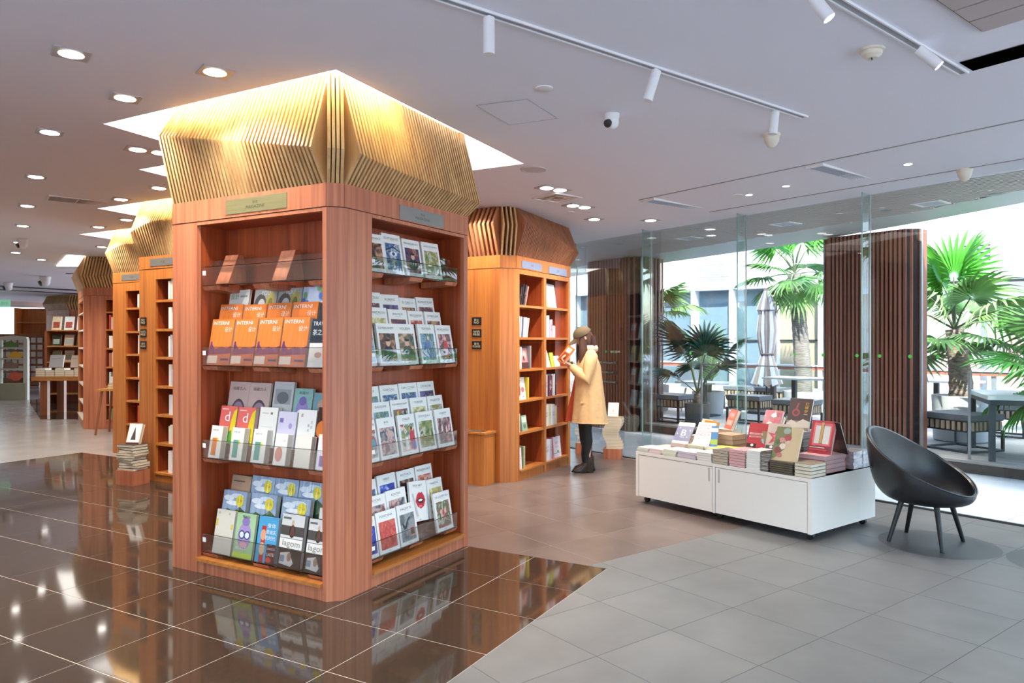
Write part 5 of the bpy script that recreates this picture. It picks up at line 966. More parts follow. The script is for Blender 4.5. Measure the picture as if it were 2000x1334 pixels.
lean_book('display_book', 'red and white framed book at the right end', 5.45, 3.16, zw, .19, .27, .03, 20, .05, 'b8303e', [('r', .12, .2, .9, .92, 'd8626a'), ('r', .2, .3, .84, .84, 'ddd6cc'), ('r', .42, .3, .56, .96, '7a5a34'), ('r', .44, .32, .54, .94, 'c8a060'), ('r', 0, .06, 1, .24, '8a2a3a'), ('r', .06, .17, .7, .19, 'e0c8c8'), ('r', .06, .1, .8, .13, 'd8484a')], mat=wrapm)
lean_book('display_book', 'black open cover propped beside the red framed book', 5.62, 3.07, zw, .16, .26, .012, -18, -.35, '1c0f10', [('r', .1, .1, .5, .3, '4a1a22')])
lean_book('display_book', 'small dark patterned book behind the tall dark one', 5.86, 3.32, .475, .13, .35, .03, 12, .1, '2a2a26', [('e', .4, .8, .2, .06, '8a5a50'), ('e', .6, .65, .2, .06, '6a7a5a'), ('e', .4, .55, .2, .05, 'a89a8a')])
mb = MB(BM); mb.poly([(5.28, 4.12, .551), (5.36, 4.0, .556), (5.52, 3.93, .566), (5.44, 4.08, .572)]); mb.poly([(5.24, 4.02, .553), (5.30, 3.93, .560), (5.42, 3.9, .575), (5.36, 4.0, .556)])
yl = mb.build('yellow_leaflet', pr('yellow_paper', 'dce04a', .6), label='crumpled bright yellow leaflet among the books on the cabinet', cat='leaflet')
# ================================================================ black lounge chair
ch_ = thing('lounge_chair', 'black leather bucket chair with four black wooden legs', 'chair', uv(5.79, 2.50, 0), ANG-pi/2)
leath = pr('black_leather', '1b1d1f', .32, spec=.6, noise=(60, .15, (1, 1, 1))); legm = pr('black_wood', '0d0d0e', .45)
def shell(k, inset):
    def fn(s, t):
        th = 2*pi*s; c = (1-cos(th))/2; h = .385+.20*min(1, c/.55)**.9+.235*max(0, (c-.5)/.5)**1.3; R = .34+.055*c; rx = .35
        rr = (sin(min(1, t)*pi/2))**.62; fz = (1-cos(t*pi/2))**1.45
        x = (R*cos(th)-.02)*rr; y = rx*sin(th)*rr; z = .295+(h-.295)*fz
        n = max(.2, 1-inset*1.0/.33)
        return (x*n-(.0 if inset == 0 else 0), y*n, z+inset*.9*(1-t))
    return fn
mb = MB(); NS = 48; NT = 14; fo = shell(0, 0); fi = shell(0, .024)
mb.grid(lambda s, t: fo(s, .02+.98*t), NS, NT); mb.grid(lambda s, t: fi(1-s, .02+.98*t), NS, NT)
# rounded rim
rim = []
for j in range(NS+1):
    a = Vector(fo(j/NS, 1)); b = Vector(fi(j/NS, 1)); rim.append((a, (a+b)/2+Vector((0, 0, .010)), b))
for p, q in zip(rim, rim[1:]):
    for k in range(2): mb.poly([p[k], q[k], q[k+1], p[k+1]])
mb.build('shell', leath, ch_, angle=50)
mb = MB(); mb.lathe([(.0001, .385), (.12, .392), (.2, .385), (.235, .365), (.235, .345), (.2, .33)], (.03, 0, 0), 32); mb.build('seat_cushion', leath, ch_, angle=60)
mb = MB(); mb.tube([Vector(fo(j/NS, 1.0))+Vector((0, 0, .004)) for j in range(NS)]+[Vector(fo(0, 1.0))+Vector((0, 0, .004))], .006, 6); mb.build('piping', leath, ch_, angle=60)
for (u, v) in ((5.585, 2.68), (5.58, 2.30), (6.02, 2.335), (5.955, 2.72)):
    dx, dy = -(v-2.50), (u-5.79)       # local x faces -v, local y is +u
    MB().cyl((dx*.62, dy*.62, .335), (dx, dy, 0), .021, .014, 14).build('leg', legm, ch_, angle=40)
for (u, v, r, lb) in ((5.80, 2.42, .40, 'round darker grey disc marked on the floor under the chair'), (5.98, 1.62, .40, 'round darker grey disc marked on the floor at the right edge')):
    P = uv(u, v, .0006); MB().disc((0, 0, 0), r, 48).build('floor_disc', pr('disc_grey', '4b4c4e', .42), loc=P, label=lb, cat='floor marking')  # thin flat discs, darker than the tiles around them
# ================================================================ books on the shelves
def spine_book(label, F, s, z, t, h, dep, cover, lean=0, d0=.02, group=None, pages='e6dfd0', title=None):
    """upright, spine outwards; s is the left edge of the spine on the face"""
    M = F @ Matrix.Translation((s+t/2, d0+dep/2, z)) @ Matrix.Rotation(radians(lean), 4, 'Y') @ Matrix.Rotation(pi/2, 4, 'Z') @ Matrix.Translation((0, -t/2, 0))
    o = book('book', label, 'book', M, dep, h, t, cover, (), None, ink, group, pages)
    if title and t > .014:
        mb = MB(); put_text(mb, title, h*.5, t*.5, lambda x, y: (-dep/2-.0008, t/2+y, h*.55-x), rgb(('3a3a3a', 'f0eee8')[sum(rgb(cover)) < .9])); mb.build('spine_title', ink, o)
    return o
def face_book(label, F, s, z, w, h, t, cover, items=(), d0=.03, lean=8, group=None, pic=None, yaw=0):
    M = F @ Matrix.Translation((s+w/2, d0, z)) @ Matrix.Rotation(yaw, 4, 'Z') @ Matrix.Rotation(radians(-lean), 4, 'X')
    return book('book', label, 'book', M, w, h, t, cover, items, pic, ink, group)
F2 = frame((a0+c2, b0), (a1, b0)); SZ = [1.89, 1.54, 1.195, .86, .515, .115]; SHN = ['top', 'second', 'third', 'fourth', 'fifth', 'bottom']; BAY = ['left', 'right']
# rows: (bay, shelf, start s, [(thickness, height, colour, lean) ...])
ROWS = [(0, 0, .09, [(.022, .2, '2a2226', 14), (.02, .24, '3a2a2a', 16), (.022, .235, '241c22', 17), (.02, .23, '4a3430', 18), (.016, .22, 'b08a84', 18)]),
 (0, 1, .075, [(.018, .225, 'dfe0e6', 3), (.015, .22, 'b9bccb', 4), (.016, .225, 'e6e4ea', 5), (.014, .22, '8f93a8', 6), (.018, .215, '7a7d92', 7), (.02, .22, 'd9d6d2', 8), (.026, .22, 'e8e4da', 9), (.016, .215, 'c8c4c6', 10), (.022, .215, 'd8cfca', 12)]),
 (0, 2, .07, [(.018, .24, 'e6e8ee', 0), (.02, .25, 'cdd8e4', 0), (.03, .24, 'eeeae2', 1), (.02, .235, 'dcd2c8', 1)]), (0, 4, .07, [(.03, .2, 'ece8e2', 0), (.026, .2, 'd6cfcb', 0)]),
 (0, 5, .07, [(.03, .24, 'e9e7e6', 0), (.018, .235, 'd9a8a4', 0), (.035, .235, 'efece6', -6), (.025, .225, '7a5a4a', -3), (.03, .23, '8fa070', 0), (.03, .235, 'd8cdb8', 0)]),
 (1, 0, .715, [(.016, .12, 'e8e6e2', 0), (.02, .25, '1c1c22', 0)]), (1, 1, .72, [(.07, .25, 'e2dfe2', 0), (.05, .255, 'efedea', 0), (.02, .2, 'd7b4c4', 0), (.07, .21, 'dba6bd', 0), (.035, .14, 'f0eee6', 0), (.04, .135, 'e6e2da', 0)]),
 (1, 3, .72, [(.05, .25, 'd8d6e8', 0), (.03, .24, '2e2a2e', 0), (.11, .235, '6a2f3c', 0), (.03, .25, 'e6e4e6', 0), (.028, .25, 'cfcfd6', 0), (.03, .25, 'd8d4cc', 0), (.022, .255, '3c3c40', 0), (.02, .25, '4a4438', 0)]),
 (1, 4, .72, [(.05, .24, 'e9e9f0', 0), (.045, .25, 'e6e6e2', 0), (.04, .25, 'd9cfa8', 0), (.04, .25, 'cfd9e8', 0), (.045, .245, 'dfe3ea', 0), (.05, .24, 'c9d0dc', 0), (.03, .22, 'd8c8a8', 0), (.03, .215, 'c8a888', 0)]),
 (1, 5, .72, [(.05, .24, 'dcd8de', 0), (.07, .245, 'e6e6ee', 0), (.05, .24, 'c9ccd8', 0), (.045, .25, 'c8405a', 0)])]
def colour_word(c):
    r, g, b = [int(c[i:i+2], 16) for i in (0, 2, 4)]; mx, mn = max(r, g, b), min(r, g, b)
    if mx < 85: return 'dark'
    if mx-mn < 26: return 'white' if mx > 215 else 'grey'
    if mn > 195: return 'pale'
    if r > g and r > b: return 'pink' if b > g else ('red' if g < 110 else 'tan')
    return 'blue' if b >= g else 'green'
GB = 'books on the orange pillar'
for bay, sh, s, bs in ROWS:
    for i, (t, h, c, ln) in enumerate(bs):
        t *= .92
        spine_book('%s spine, %s from left, %s shelf, %s bay of the orange pillar' % (colour_word(c), NTH[i], SHN[sh], BAY[bay]), F2, s, SZ[sh]+.001, t, h, .16, c, ln, .015+.01*(i % 2), GB, title='文学' if t > .02 else None)
        s += (t+.0012)/cos(radians(ln)) + (.006 if abs(ln) > 3 else 0) + (.028 if bay == 0 and sh == 0 and i == 0 else 0)
face_book('pink illustrated cover facing out, third shelf, left bay of the orange pillar', F2, .185, SZ[2]+.001, .15, .23, .02, 'b87a80', [('r', 0, 0, 1, .3, '4a2a2a'), ('e', .5, .65, .3, .2, 'd8a8a0'), ('e', .4, .5, .12, .12, '3a2a2c')], group=GB); spine_book('grey spine beside the pink illustrated cover', F2, .345, SZ[2]+.001, .03, .25, .16, '8a8488', 0, .02, GB)
face_book('white cover with a red bottle and wine glass, fourth shelf of the orange pillar', F2, .08, SZ[3]+.001, .2, .245, .02, 'ece9e2', [('p', [(.16, .2), (.12, .55), (.3, .72), (.42, .9), (.5, .88), (.42, .68), (.44, .45), (.34, .2)], '9a3a4a'), ('e', .68, .45, .18, .12, 'c86a70'), ('r', .66, .14, .7, .34, 'b08a8a'), ('e', .68, .13, .13, .02, 'b08a8a')], group=GB); spine_book('yellow spine beside the wine-glass cover', F2, .29, SZ[3]+.001, .03, .24, .16, 'd3b83a', 0, .02, GB)
face_book('small green cover facing out, fifth shelf of the orange pillar', F2, .19, SZ[4]+.001, .12, .17, .02, '8fa88f', [('r', .1, .55, .9, .92, 'c8d4c4'), ('e', .5, .3, .25, .14, '5a7a64')], group=GB)
face_book('large white cover facing out, top shelf, right bay of the orange pillar', F2, .79, SZ[0]+.001, .25, .28, .03, 'dddbe0', [('r', .1, .8, .5, .84, '8a8a92'), ('r', .1, .66, .85, .67, 'b8b8c0'), ('r', .1, .58, .85, .59, 'b8b8c0'), ('r', .1, .5, .85, .51, 'b8b8c0'), ('e', .4, .08, .04, .03, '3a3a3a'), ('e', .56, .08, .04, .03, '3a3a3a'), ('r', .0, .0, .08, .3, 'd8c848')], group=GB); face_book('black board behind the large white cover on the top shelf', F2, .78, SZ[0]+.001, .29, .3, .012, '202024', d0=.075, lean=6, group=GB)
face_book('white booklet with green print, third shelf, right bay of the orange pillar', F2, .72, SZ[2]+.001, .16, .2, .02, 'e8e6e0', [('r', .1, .3, .9, .6, 'd8e0d0'), ('e', .5, .75, .2, .1, '9aa890')], group=GB, lean=15); face_book('yellow-green booklet beside the white one, third shelf of the orange pillar', F2, .9, SZ[2]+.001, .09, .17, .015, 'b8c23a', group=GB, lean=10); face_book('pale booklet at the end of the third shelf, right bay', F2, 1.0, SZ[2]+.001, .14, .13, .03, 'e2dfe6', group=GB, lean=12)
face_book('pink and white cover facing out, bottom shelf, right bay of the orange pillar', F2, .955, SZ[5]+.001, .22, .245, .025, 'efeaf0', [('t', '我们', .55, .7, .6, .14, 'd0506a'), ('t', '仨人', .55, .52, .6, .14, 'd0506a'), ('r', .1, .2, .9, .22, '6a9a6a'), ('e', .6, .28, .1, .05, '5a8a5a'), ('r', 0, 0, .08, 1, 'd0506a')], group=GB, lean=6)
# ---- books glimpsed on the pillars behind
def fill(F, s0, s1, zs, heights, cols, desc, group, dep=.16, seed=1, gap=.0):
    random.seed(seed)
    for k, z in enumerate(zs):
        s = s0; i = 0
        while s < s1-.03:
            t = random.uniform(.03, .055); h = random.uniform(*heights); c = random.choice(cols)
            spine_book('%s spine, %s from left, %s shelf from below, %s' % (colour_word(c), NTH[i], NTH[k], desc), F, s, z+.001, t, h, dep, c, 0, .02+random.uniform(0, .012), group); s += t+.0015; i += 1
            if i > 18: break
WH = ['ece9e4', 'e2ded8', 'd8d4d0', 'cfd4dc', 'e6dccb', 'b9bcc4']; MX = WH+['c8483c', '7a8a5a', 'd8b84a', '4a5a7a', '2a2a2e', 'b06a50']
lv3 = [.1, .41, .716, 1.02, 1.33, 1.63, 1.94]
F3 = frame((5.0, 7.46), (5.0, 6.06)); F4 = frame((6.0, 9.52), (6.0, 8.12)); F5 = frame(f5[1], f5[2])
fill(F3, .46, .80, lv3, (.16, .24), WH, 'first pillar behind', 'books on the pillars behind', seed=2); fill(F4, .50, .72, lv3, (.16, .25), MX, 'second pillar behind', 'books on the pillars behind', seed=5); fill(F5, .42, .70, [.16, .42, .74, 1.06, 1.38, 1.70], (.15, .25), MX, 'reddish far pillar', 'books on the pillars behind', seed=9)
F2b = frame((a1, b0), (a1, b1)); random.seed(31)
for k, z in enumerate((.515, .86, 1.195, 1.54)):
    for j, s_ in enumerate((.12, .42, .82, 1.14)):
        c = random.choice(MX); face_book('%s cover, %s from left, %s shelf on the hidden side of the orange pillar' % (colour_word(c), NTH[j], NTH[k]), F2b, s_, z+.001, .2, .24, .03, c, [('r', .1, .5, .9, .9, random.choice(MX))], group='books on the hidden side')
# ---- free stacks on low wooden boxes
def pile(nm_box, lab_box, x, y, rot, bw, bh, n, t, w, d, covers, pages, wave, where, lab, group, bm_=None):
    o = MB().box(-bw/2, -bw*.42, 0, bw/2, bw*.42, bh).build(nm_box, bm_ or teak, loc=(x, y, 0), rot=rot, label=lab_box, cat='box')
    random.seed(n)
    for i in range(n):
        k = wave(i/(n-1)); mb = MB(); c = rgb(covers[i % len(covers)]); b = min(.002, t*.15); mb.col = c
        mb.box(-w/2, -d/2, 0, w/2, d/2, b); mb.box(-w/2, -d/2, t-b, w/2, d/2, t); mb.box(-w/2, d/2-b, b, w/2, d/2, t-b); mb.col = rgb(pages); mb.box(-w/2+.003, -d/2+.003, b, w/2-.003, d/2-b, t-b); mb.col = None
        mb.build('paperback', ink, None, loc=(x+k[0]*cos(rot)-k[1]*sin(rot), y+k[0]*sin(rot)+k[1]*cos(rot), bh+.0005+i*(t+.0005)), rot=rot+k[2], label='%s, %s %s' % (lab, pos(i, n), where), cat='book', group=group)
    return bh+n*(t+.0005)
W_ = lambda q: (.028*sin(q*7.5+1.2), .01*sin(q*6), .10*sin(q*5))
x, y, _ = uv(6.74, 6.72); zz = pile('wooden_box', 'small wooden box under the wavy cream book stack', x, y, ANG-.9, .23, .13, 22, .0178, .21, .15, ['f3efe6', 'b99f7c'], 'ddcdb0', W_, 'in the wavy stack by the glass', 'cream paperback', 'wavy book stack')
M = Matrix.Translation((x, y, zz+.002)) @ Matrix.Rotation(ANG-.9, 4, 'Z') @ Matrix.Rotation(radians(-28), 4, 'X'); book('book', 'cream cover with a framed picture leaning on top of the wavy stack', 'book', M, .135, .19, .02, 'e0d8c6', [('r', .14, .14, .86, .86, 'c9bda6'), ('r', .2, .2, .8, .8, 'e6dfce'), ('p', [(.4, .3), (.5, .62), (.6, .3)], 'b8a888')])
x, y, _ = uv(6.70, 7.22); pile('wooden_box', 'small wooden box under the white and navy stack, behind the woman', x, y, ANG-.9, .2, .15, 16, .0175, .19, .14, ['eeeef0', 'e4e6ea', '3a4668'], 'e8e4da', lambda q: (.015*sin(q*9), .0, .12*sin(q*8)), 'in the stack behind the woman', 'white paperback', 'stack behind the woman')
zz = pile('wooden_box', 'polished wooden box under the dark book stack, left of the pillars', 4.8, 7.27, -pi/2+.1, .25, .15, 10, .026, .24, .18, ['5a4a44', '2e2a2c', 'c8b8a0', '3a3a40'], 'e0d4bc', lambda q: (.018*sin(q*11), .01*sin(q*8), .14*sin(q*13)), 'in the stack beside the notices', 'dark-spined paperback', 'dark book stack on the left')
M = Matrix.Translation((4.79, 7.27, zz+.002)) @ Matrix.Rotation(-pi/2+.35, 4, 'Z') @ Matrix.Rotation(radians(-20), 4, 'X'); book('book', 'pale book with a dark sketch leaning on the dark left stack', 'book', M, .15, .22, .04, 'ddd8cf', [('r', .08, .08, .92, .92, 'efece6'), ('p', [(.3, .2), (.5, .85), (.58, .6), (.7, .2)], '4a4640'), ('r', 0, 0, 1, .08, '5a2a22')], pages='e0d2b4')
# ================================================================ the reading woman
WX, WY = 7.80, 3.40; wrot = radians(119.3+4)
wo_ = thing('person', 'woman in a beige coat and olive cap, standing and reading a book', 'person', (WX, WY, 0), wrot, kind='thing')
skin = pr('skin', 'd9a78c', .5); coatm = pr('beige_coat', 'd6ad7c', .85, noise=(25, .08, (1, 1, 1))); coatin = pr('rust_lining', 'b8482a', .7); legg = pr('black_leggings', '101013', .7); boot = pr('dark_brown_boot', '2a1a14', .35); hairm = pr('brown_hair', '4a2a1e', .5, noise=(30, .4, (1, 1, .2))); capm = pr('olive_cap', '5f4d36', .8); scarf = pr('cream_hood', 'dcc7a4', .9)
def loft(mb, rings, n=18, m=0, cap=True):
    """rings: (centre, half-axis x, half-axis y) ; each axis a 3D vector"""
    idx = []
    for c, ax, ay in rings:
        c, ax, ay = Vector(c), Vector(ax), Vector(ay); idx.append(mb.P([c+ax*cos(2*pi*i/n)+ay*sin(2*pi*i/n) for i in range(n)]))
    for a, b in zip(idx, idx[1:]):
        for i in range(n): j = (i+1) % n; mb.F((a+i, a+j, b+j, b+i), m)
    if cap: mb.F([idx[0]+i for i in range(n)][::-1], m); mb.F([idx[-1]+i for i in range(n)], m)
def limb(mb, pts, rs, n=14, m=0): mb.tube(pts, rs, n, m)
# joints (x forward, y to her left, z up)
HIP = .86; sh = [(-.03, .165, 1.335), (-.03, -.165, 1.335)]; elb = [(.03, .21, 1.075), (.02, -.20, 1.08)]; wri = [(.20, .10, 1.225), (.19, -.06, 1.245)]
# --- body: one surface of head, neck, trunk, arms, legs
bm_ = MB()
loft(bm_, [((0, 0, .80), (.10, 0, 0), (0, .15, 0)), ((-.01, 0, .90), (.115, 0, 0), (0, .165, 0)), ((0, 0, 1.05), (.09, 0, 0), (0, .125, 0)), ((-.01, 0, 1.2), (.105, 0, 0), (0, .145, 0)), ((-.03, 0, 1.33), (.085, 0, 0), (0, .16, 0)), ((-.03, 0, 1.385), (.055, 0, 0), (0, .07, 0)), ((-.012, 0, 1.42), (.048, 0, .0), (0, .05, 0)), ((.01, 0, 1.45), (.046, 0, -.01), (0, .046, 0))])
# head: tipped forward
HT = radians(22); HM = Matrix.Translation((.03, 0, 1.535)) @ Matrix.Rotation(HT, 4, 'Y')
def headpt(s, t):
    th = 2*pi*s; ph = pi*t; r = sin(ph); x = .092*r*cos(th); y = .073*r*sin(th); z = .115*cos(ph)
    if z < 0: k = 1-.28*(-z/.115)**1.5; y *= k; x = x*k+.012*(-z/.115)
    face = max(0, cos(th))**4
    x += .016*face*math.exp(-((z+.012)/.022)**2)*math.exp(-(y/.014)**2)      # nose
    x += .005*face*math.exp(-((z+.052)/.012)**2)*math.exp(-(y/.025)**2)      # lips
    x -= .006*face*math.exp(-((z-.014)/.014)**2)*math.exp(-((abs(y)-.03)/.014)**2)   # eye sockets
    x += .006*face*math.exp(-((z+.09)/.016)**2)*math.exp(-(y/.03)**2)        # chin
    return HM @ Vector((x, y, z))
bm_.grid(headpt, 40, 28)
for k, sy in enumerate((1, -1)):
    S, E, Wv = Vector(sh[k]), Vector(elb[k]), Vector(wri[k]); limb(bm_, [S, S.lerp(E, .3), S.lerp(E, .7), E, E.lerp(Wv, .3), E.lerp(Wv, .75), Wv], [.05, .045, .038, .035, .036, .026, .022])
    fx = .03 if k == 0 else -.02
    limb(bm_, [(0, sy*.085, .86), (.01, sy*.085, .70), (.012, sy*.075, .48), (-.0, sy*.072, .36), (-.02+fx, sy*.07, .09), (-.02+fx, sy*.07, .05)], [.095, .088, .058, .058, .036, .036])
body = bm_.build('body', skin, wo_, angle=60)
# eyes, brows, mouth, ears
def on_face(y, z, out=.0): 
    th = atan2(y/.073, 1); return None
for sy in (1, -1):
    MB(HM).lathe([(.0001, 0), (.009, .002), (.0001, .004)], n=10).build('eye', pr('eye_white', 'e8e2dc', .3), body, loc=(0, 0, 0)).matrix_local = HM @ Matrix.Translation((.083, sy*.03, .012)) @ Matrix.Rotation(pi/2, 4, 'Y') @ HM.inverted()
    e_ = MB(HM).box(.084, sy*.03-.006, .007, .0895, sy*.03+.006, .014); e_.build('iris', pr('dark_iris', '1c1210', .3), body)
    MB(HM).box(.080, sy*.03-.016, .028, .088, sy*.03+.016, .033).build('brow', hairm, body)
    MB(HM).lathe([(.006, -.028), (.016, -.01), (.017, .012), (.008, .026)], (-.005, sy*.074, -.005), 10).build('ear', skin, body, angle=60)
MB(HM).box(.088, -.019, -.056, .0945, .019, -.049).build('mouth', pr('lips', 'a85a50', .4), body)
# hair: cap of hair and long lock falling to the chest
mb = MB(HM)
mb.grid(lambda s, t: (.106*sin(pi*(.05+.80*t))*cos(.42*pi+s*1.16*pi)-.006, .086*sin(pi*(.05+.80*t))**.8*sin(.42*pi+s*1.16*pi), .122*cos(pi*(.05+.80*t))-.03*t), 26, 14)
mb.build('hair_back', hairm, body, angle=70)
mb = MB()
for sy in (1, -1):
    loft(mb, [((.045, sy*.062, 1.56), (.035, 0, .02), (0, .02, 0)), ((.055, sy*.075, 1.49), (.045, 0, 0), (0, .02, 0)), ((.05, sy*.085, 1.41), (.05, 0, 0), (0, .024, 0)), ((.06, sy*.09, 1.33), (.042, 0, 0), (0, .022, 0)), ((.075, sy*.085, 1.25), (.02, 0, 0), (0, .012, 0))], 12)
loft(mb, [((-.07, 0, 1.56), (.035, 0, 0), (0, .075, 0)), ((-.075, 0, 1.47), (.04, 0, 0), (0, .085, 0)), ((-.07, 0, 1.40), (.03, 0, 0), (0, .08, 0))], 14)
mb.build('long_hair', hairm, body, angle=70)
# cap
CM = Matrix.Translation((.03, 0, 1.535)) @ Matrix.Rotation(HT+.08, 4, 'Y')
mb = MB(CM); mb.grid(lambda s, t: (.112*cos(2*pi*s)*sin(pi/2*t)*1.0-.004, .092*sin(2*pi*s)*sin(pi/2*t), .045+.088*cos(pi/2*t)), 28, 10); mb.lathe([(.1, .03), (.1, .046)], n=28); cap_ = mb.build('cap', capm, wo_, angle=60)
mb = MB(CM); mb.grid(lambda s, t: (.07+.125*t*cos((s-.5)*2.2)+.02*(1-t), .098*sin((s-.5)*2.3)*(1-.25*t), .048-.035*t-.02*abs(s-.5)*2), 14, 6); mb.grid(lambda s, t: (.07+.125*t*cos((.5-s)*2.2)+.02*(1-t), .098*sin((.5-s)*2.3)*(1-.25*t), .043-.035*t-.02*abs(s-.5)*2), 14, 6); mb.build('brim', capm, cap_, angle=60)
MB(CM).cyl((0, 0, .132), (0, 0, .138), .009, n=10).build('button', capm, cap_)
# coat: a-line body with front edge, sleeves, lining
def coat(s, t):
    th = 2*pi*s; z = 1.375-.80*t; a = .075+.05*min(1, t*5)+.075*t**1.1; b = .105+.085*min(1, t*6)**.6+.05*t; fl = .012*sin(9*th)*t**2
    return ((a+fl)*cos(th)-.025-.012*t, (b+fl)*sin(th), z+.018*cos(th)*t-.02*max(0, cos(th))*(t > .98))
mb = MB(); mb.grid(coat, 44, 22); ct = mb.build('coat', coatm, wo_, angle=70)
mb = MB(); mb.grid(lambda s, t: Vector(coat(1-s, t))*1.0-Vector((cos(2*pi*(1-s))*.008, sin(2*pi*(1-s))*.008, 0)), 44, 22); mb.build('lining', coatin, ct, angle=70)
mb = MB(); P0 = [Vector(coat(.94, .35)), Vector(coat(.945, .6)), Vector(coat(.95, .8)), Vector(coat(.955, 1.0))]
for k in range(3):
    a, b = P0[k], P0[k+1]; o1 = Vector((.012+.025*k, .02, 0)); o2 = Vector((.037+.025*k, .02, 0)); mb.poly([a, b, b+o2, a+o1]); 
mb.build('front_flap', coatin, ct)
mb = MB(); mb.tube([Vector(coat(q/40, .999)) for q in range(41)], .006, 6); mb.build('hem', coatm, ct)
for k in range(2):
    S, E, Wv = Vector(sh[k]), Vector(elb[k]), Vector(wri[k]); mb = MB(); sy = 1 if k == 0 else -1
    mb.tube([S+Vector((0, -.035*sy, .02)), S+Vector((0, 0, -.005)), S.lerp(E, .35), S.lerp(E, .75), E+Vector((-.012, 0, -.008)), E.lerp(Wv, .3), E.lerp(Wv, .65), E.lerp(Wv, .9)], [.06, .075, .07, .066, .064, .06, .052, .046], 16); mb.build('sleeve', coatm, ct, angle=70)
MB().box(.02, .185, .80, .10, .20, .815).build('pocket_welt', coatm, ct)
mb = MB(); mb.lathe([(.06, 1.37), (.095, 1.385), (.1, 1.42), (.085, 1.45), (.062, 1.452)], (-.04, 0, 0), 24); mb.build('hood_collar', scarf, ct, angle=70)
# leggings, boots
for k, sy in enumerate((1, -1)):
    fx = .03 if k == 0 else -.02
    mb = MB(); mb.tube([(0, sy*.083, .84), (.01, sy*.083, .70), (.012, sy*.074, .48), (0, sy*.071, .36), (-.012+fx, sy*.07, .2), (-.02+fx, sy*.07, .05)], [.1, .093, .063, .063, .052, .042], 16); mb.build('legging', legg, wo_, angle=70)
    bx = -.02+fx; M = Matrix.Translation((bx, sy*.07, 0)) @ Matrix.Rotation(sy*.12, 4, 'Z'); mb = MB(M)
    loft(mb, [((-.005, 0, .17), (.055, 0, 0), (0, .048, 0)), ((-.005, 0, .11), (.058, 0, 0), (0, .047, 0)), ((.015, 0, .075), (.08, 0, 0), (0, .046, 0)), ((.045, 0, .045), (.115, 0, 0), (0, .045, 0)), ((.05, 0, .022), (.125, 0, 0), (0, .045, 0))], 18); bt = mb.build('boot', boot, wo_, angle=60)
    mb = MB(M); loft(mb, [((.05, 0, .022), (.128, 0, 0), (0, .047, 0)), ((.05, 0, .010), (.128, 0, 0), (0, .047, 0))], 18); mb.box(-.075, -.036, 0, -.01, .036, .022); mb.box(.03, -.03, 0, .14, .03, .011); mb.build('sole', legg, bt)
# --- the book she holds, open towards her face
BKM = Matrix.Translation((.265, .02, 1.36)) @ Matrix.Rotation(radians(-38), 4, 'Y')
def world(M): return Matrix.Translation((WX, WY, 0)) @ Matrix.Rotation(wrot, 4, 'Z') @ M
hb = thing('open_book', 'open book with an orange cover held by the woman', 'book', (0, 0, 0)); hb.matrix_world = world(BKM)
for sy in (1, -1):
    M = Matrix.Rotation(sy*radians(28), 4, 'Z'); mb = MB(M); mb.col = rgb('c06a34'); mb.box(.014, 0 if sy > 0 else -.15, -.105, .017, .15 if sy > 0 else 0, .105); mb.col = None; cv = mb.build('cover', ink, hb)
    mb = MB(M); mb.col = rgb('efe6d8'); mb.box(-.002, .002 if sy > 0 else -.146, -.102, .013, .146 if sy > 0 else -.002, .102); mb.col = None; mb.build('page_block', ink, hb)
    mb = MB(M); ya, yb = (.02, .13) if sy > 0 else (-.13, -.02); mb.col = rgb('8a3a22'); mb.poly([(.0175, ya, -.09), (.0175, yb, -.09), (.0175, yb, .02), (.0175, ya, .02)]); mb.col = rgb('e8dcc8'); mb.poly([(.0178, ya+.01, .03), (.0178, yb-.01, .03), (.0178, yb-.01, .085), (.0178, ya+.01, .085)]); mb.col = None; mb.build('cover_print', ink, cv)
# --- hands closed on the lower edge of the book
for k, sy in enumerate((1, -1)):
    Wv = Vector(wri[k]); mb = MB(); G = BKM @ Vector((.0, sy*.085, -.085)); pal_ = Wv.lerp(G, .62); d = (G-Wv).normalized(); up = Vector((0, sy, 0)).cross(d).normalized()
    loft(mb, [(Wv-d*.01, up*.018, Vector((0, .024, 0))), (Wv+d*.02, up*.02, Vector((0, .032, 0))), (pal_, up*.017, Vector((0, .04, 0))), (pal_+d*.02, up*.012, Vector((0, .038, 0)))], 14)
    for q in range(4):
        y0_ = (q-1.5)*.018; L = (.062, .07, .066, .052)[q]; b0_ = pal_+d*.012+Vector((0, y0_, 0)); ex = (BKM.to_3x3() @ Vector((1, 0, 0))); ez = (BKM.to_3x3() @ Vector((0, 0, 1)))
        p1_ = b0_+ex*.028+ez*.012; p2_ = p1_+ez*L*.5-ex*.002; p3_ = p2_+ez*L*.4-ex*.008; mb.tube([b0_, p1_, p2_, p3_], [.0095, .009, .0085, .007], 8)
    ez = (BKM.to_3x3() @ Vector((0, 0, 1))); ex = (BKM.to_3x3() @ Vector((1, 0, 0))); t0 = pal_-d*.01+Vector((0, -sy*.03, 0)); mb.tube([t0, t0+Vector((0, -sy*.018, .02))-ex*.01, t0+Vector((0, -sy*.022, .02))+ez*.035-ex*.016], [.011, .0105, .008], 8)
    mb.build('hand', skin, body, angle=70)
MB().tube([Vector(wri[0])+Vector((-.022, .03*cos(a_), .03*sin(a_))) for a_ in [i*pi/6 for i in range(13)]], .006, 6).build('wrist_band', legg, wo_)
# ================================================================ far left: stool, table, bookcase, card rack, gates, entrance
oak = wood('table_oak', 'a8682f', 'cc924e', .6, axis='x'); pine = wood('dark_pine', '7a3f22', 'a0603a', .6)
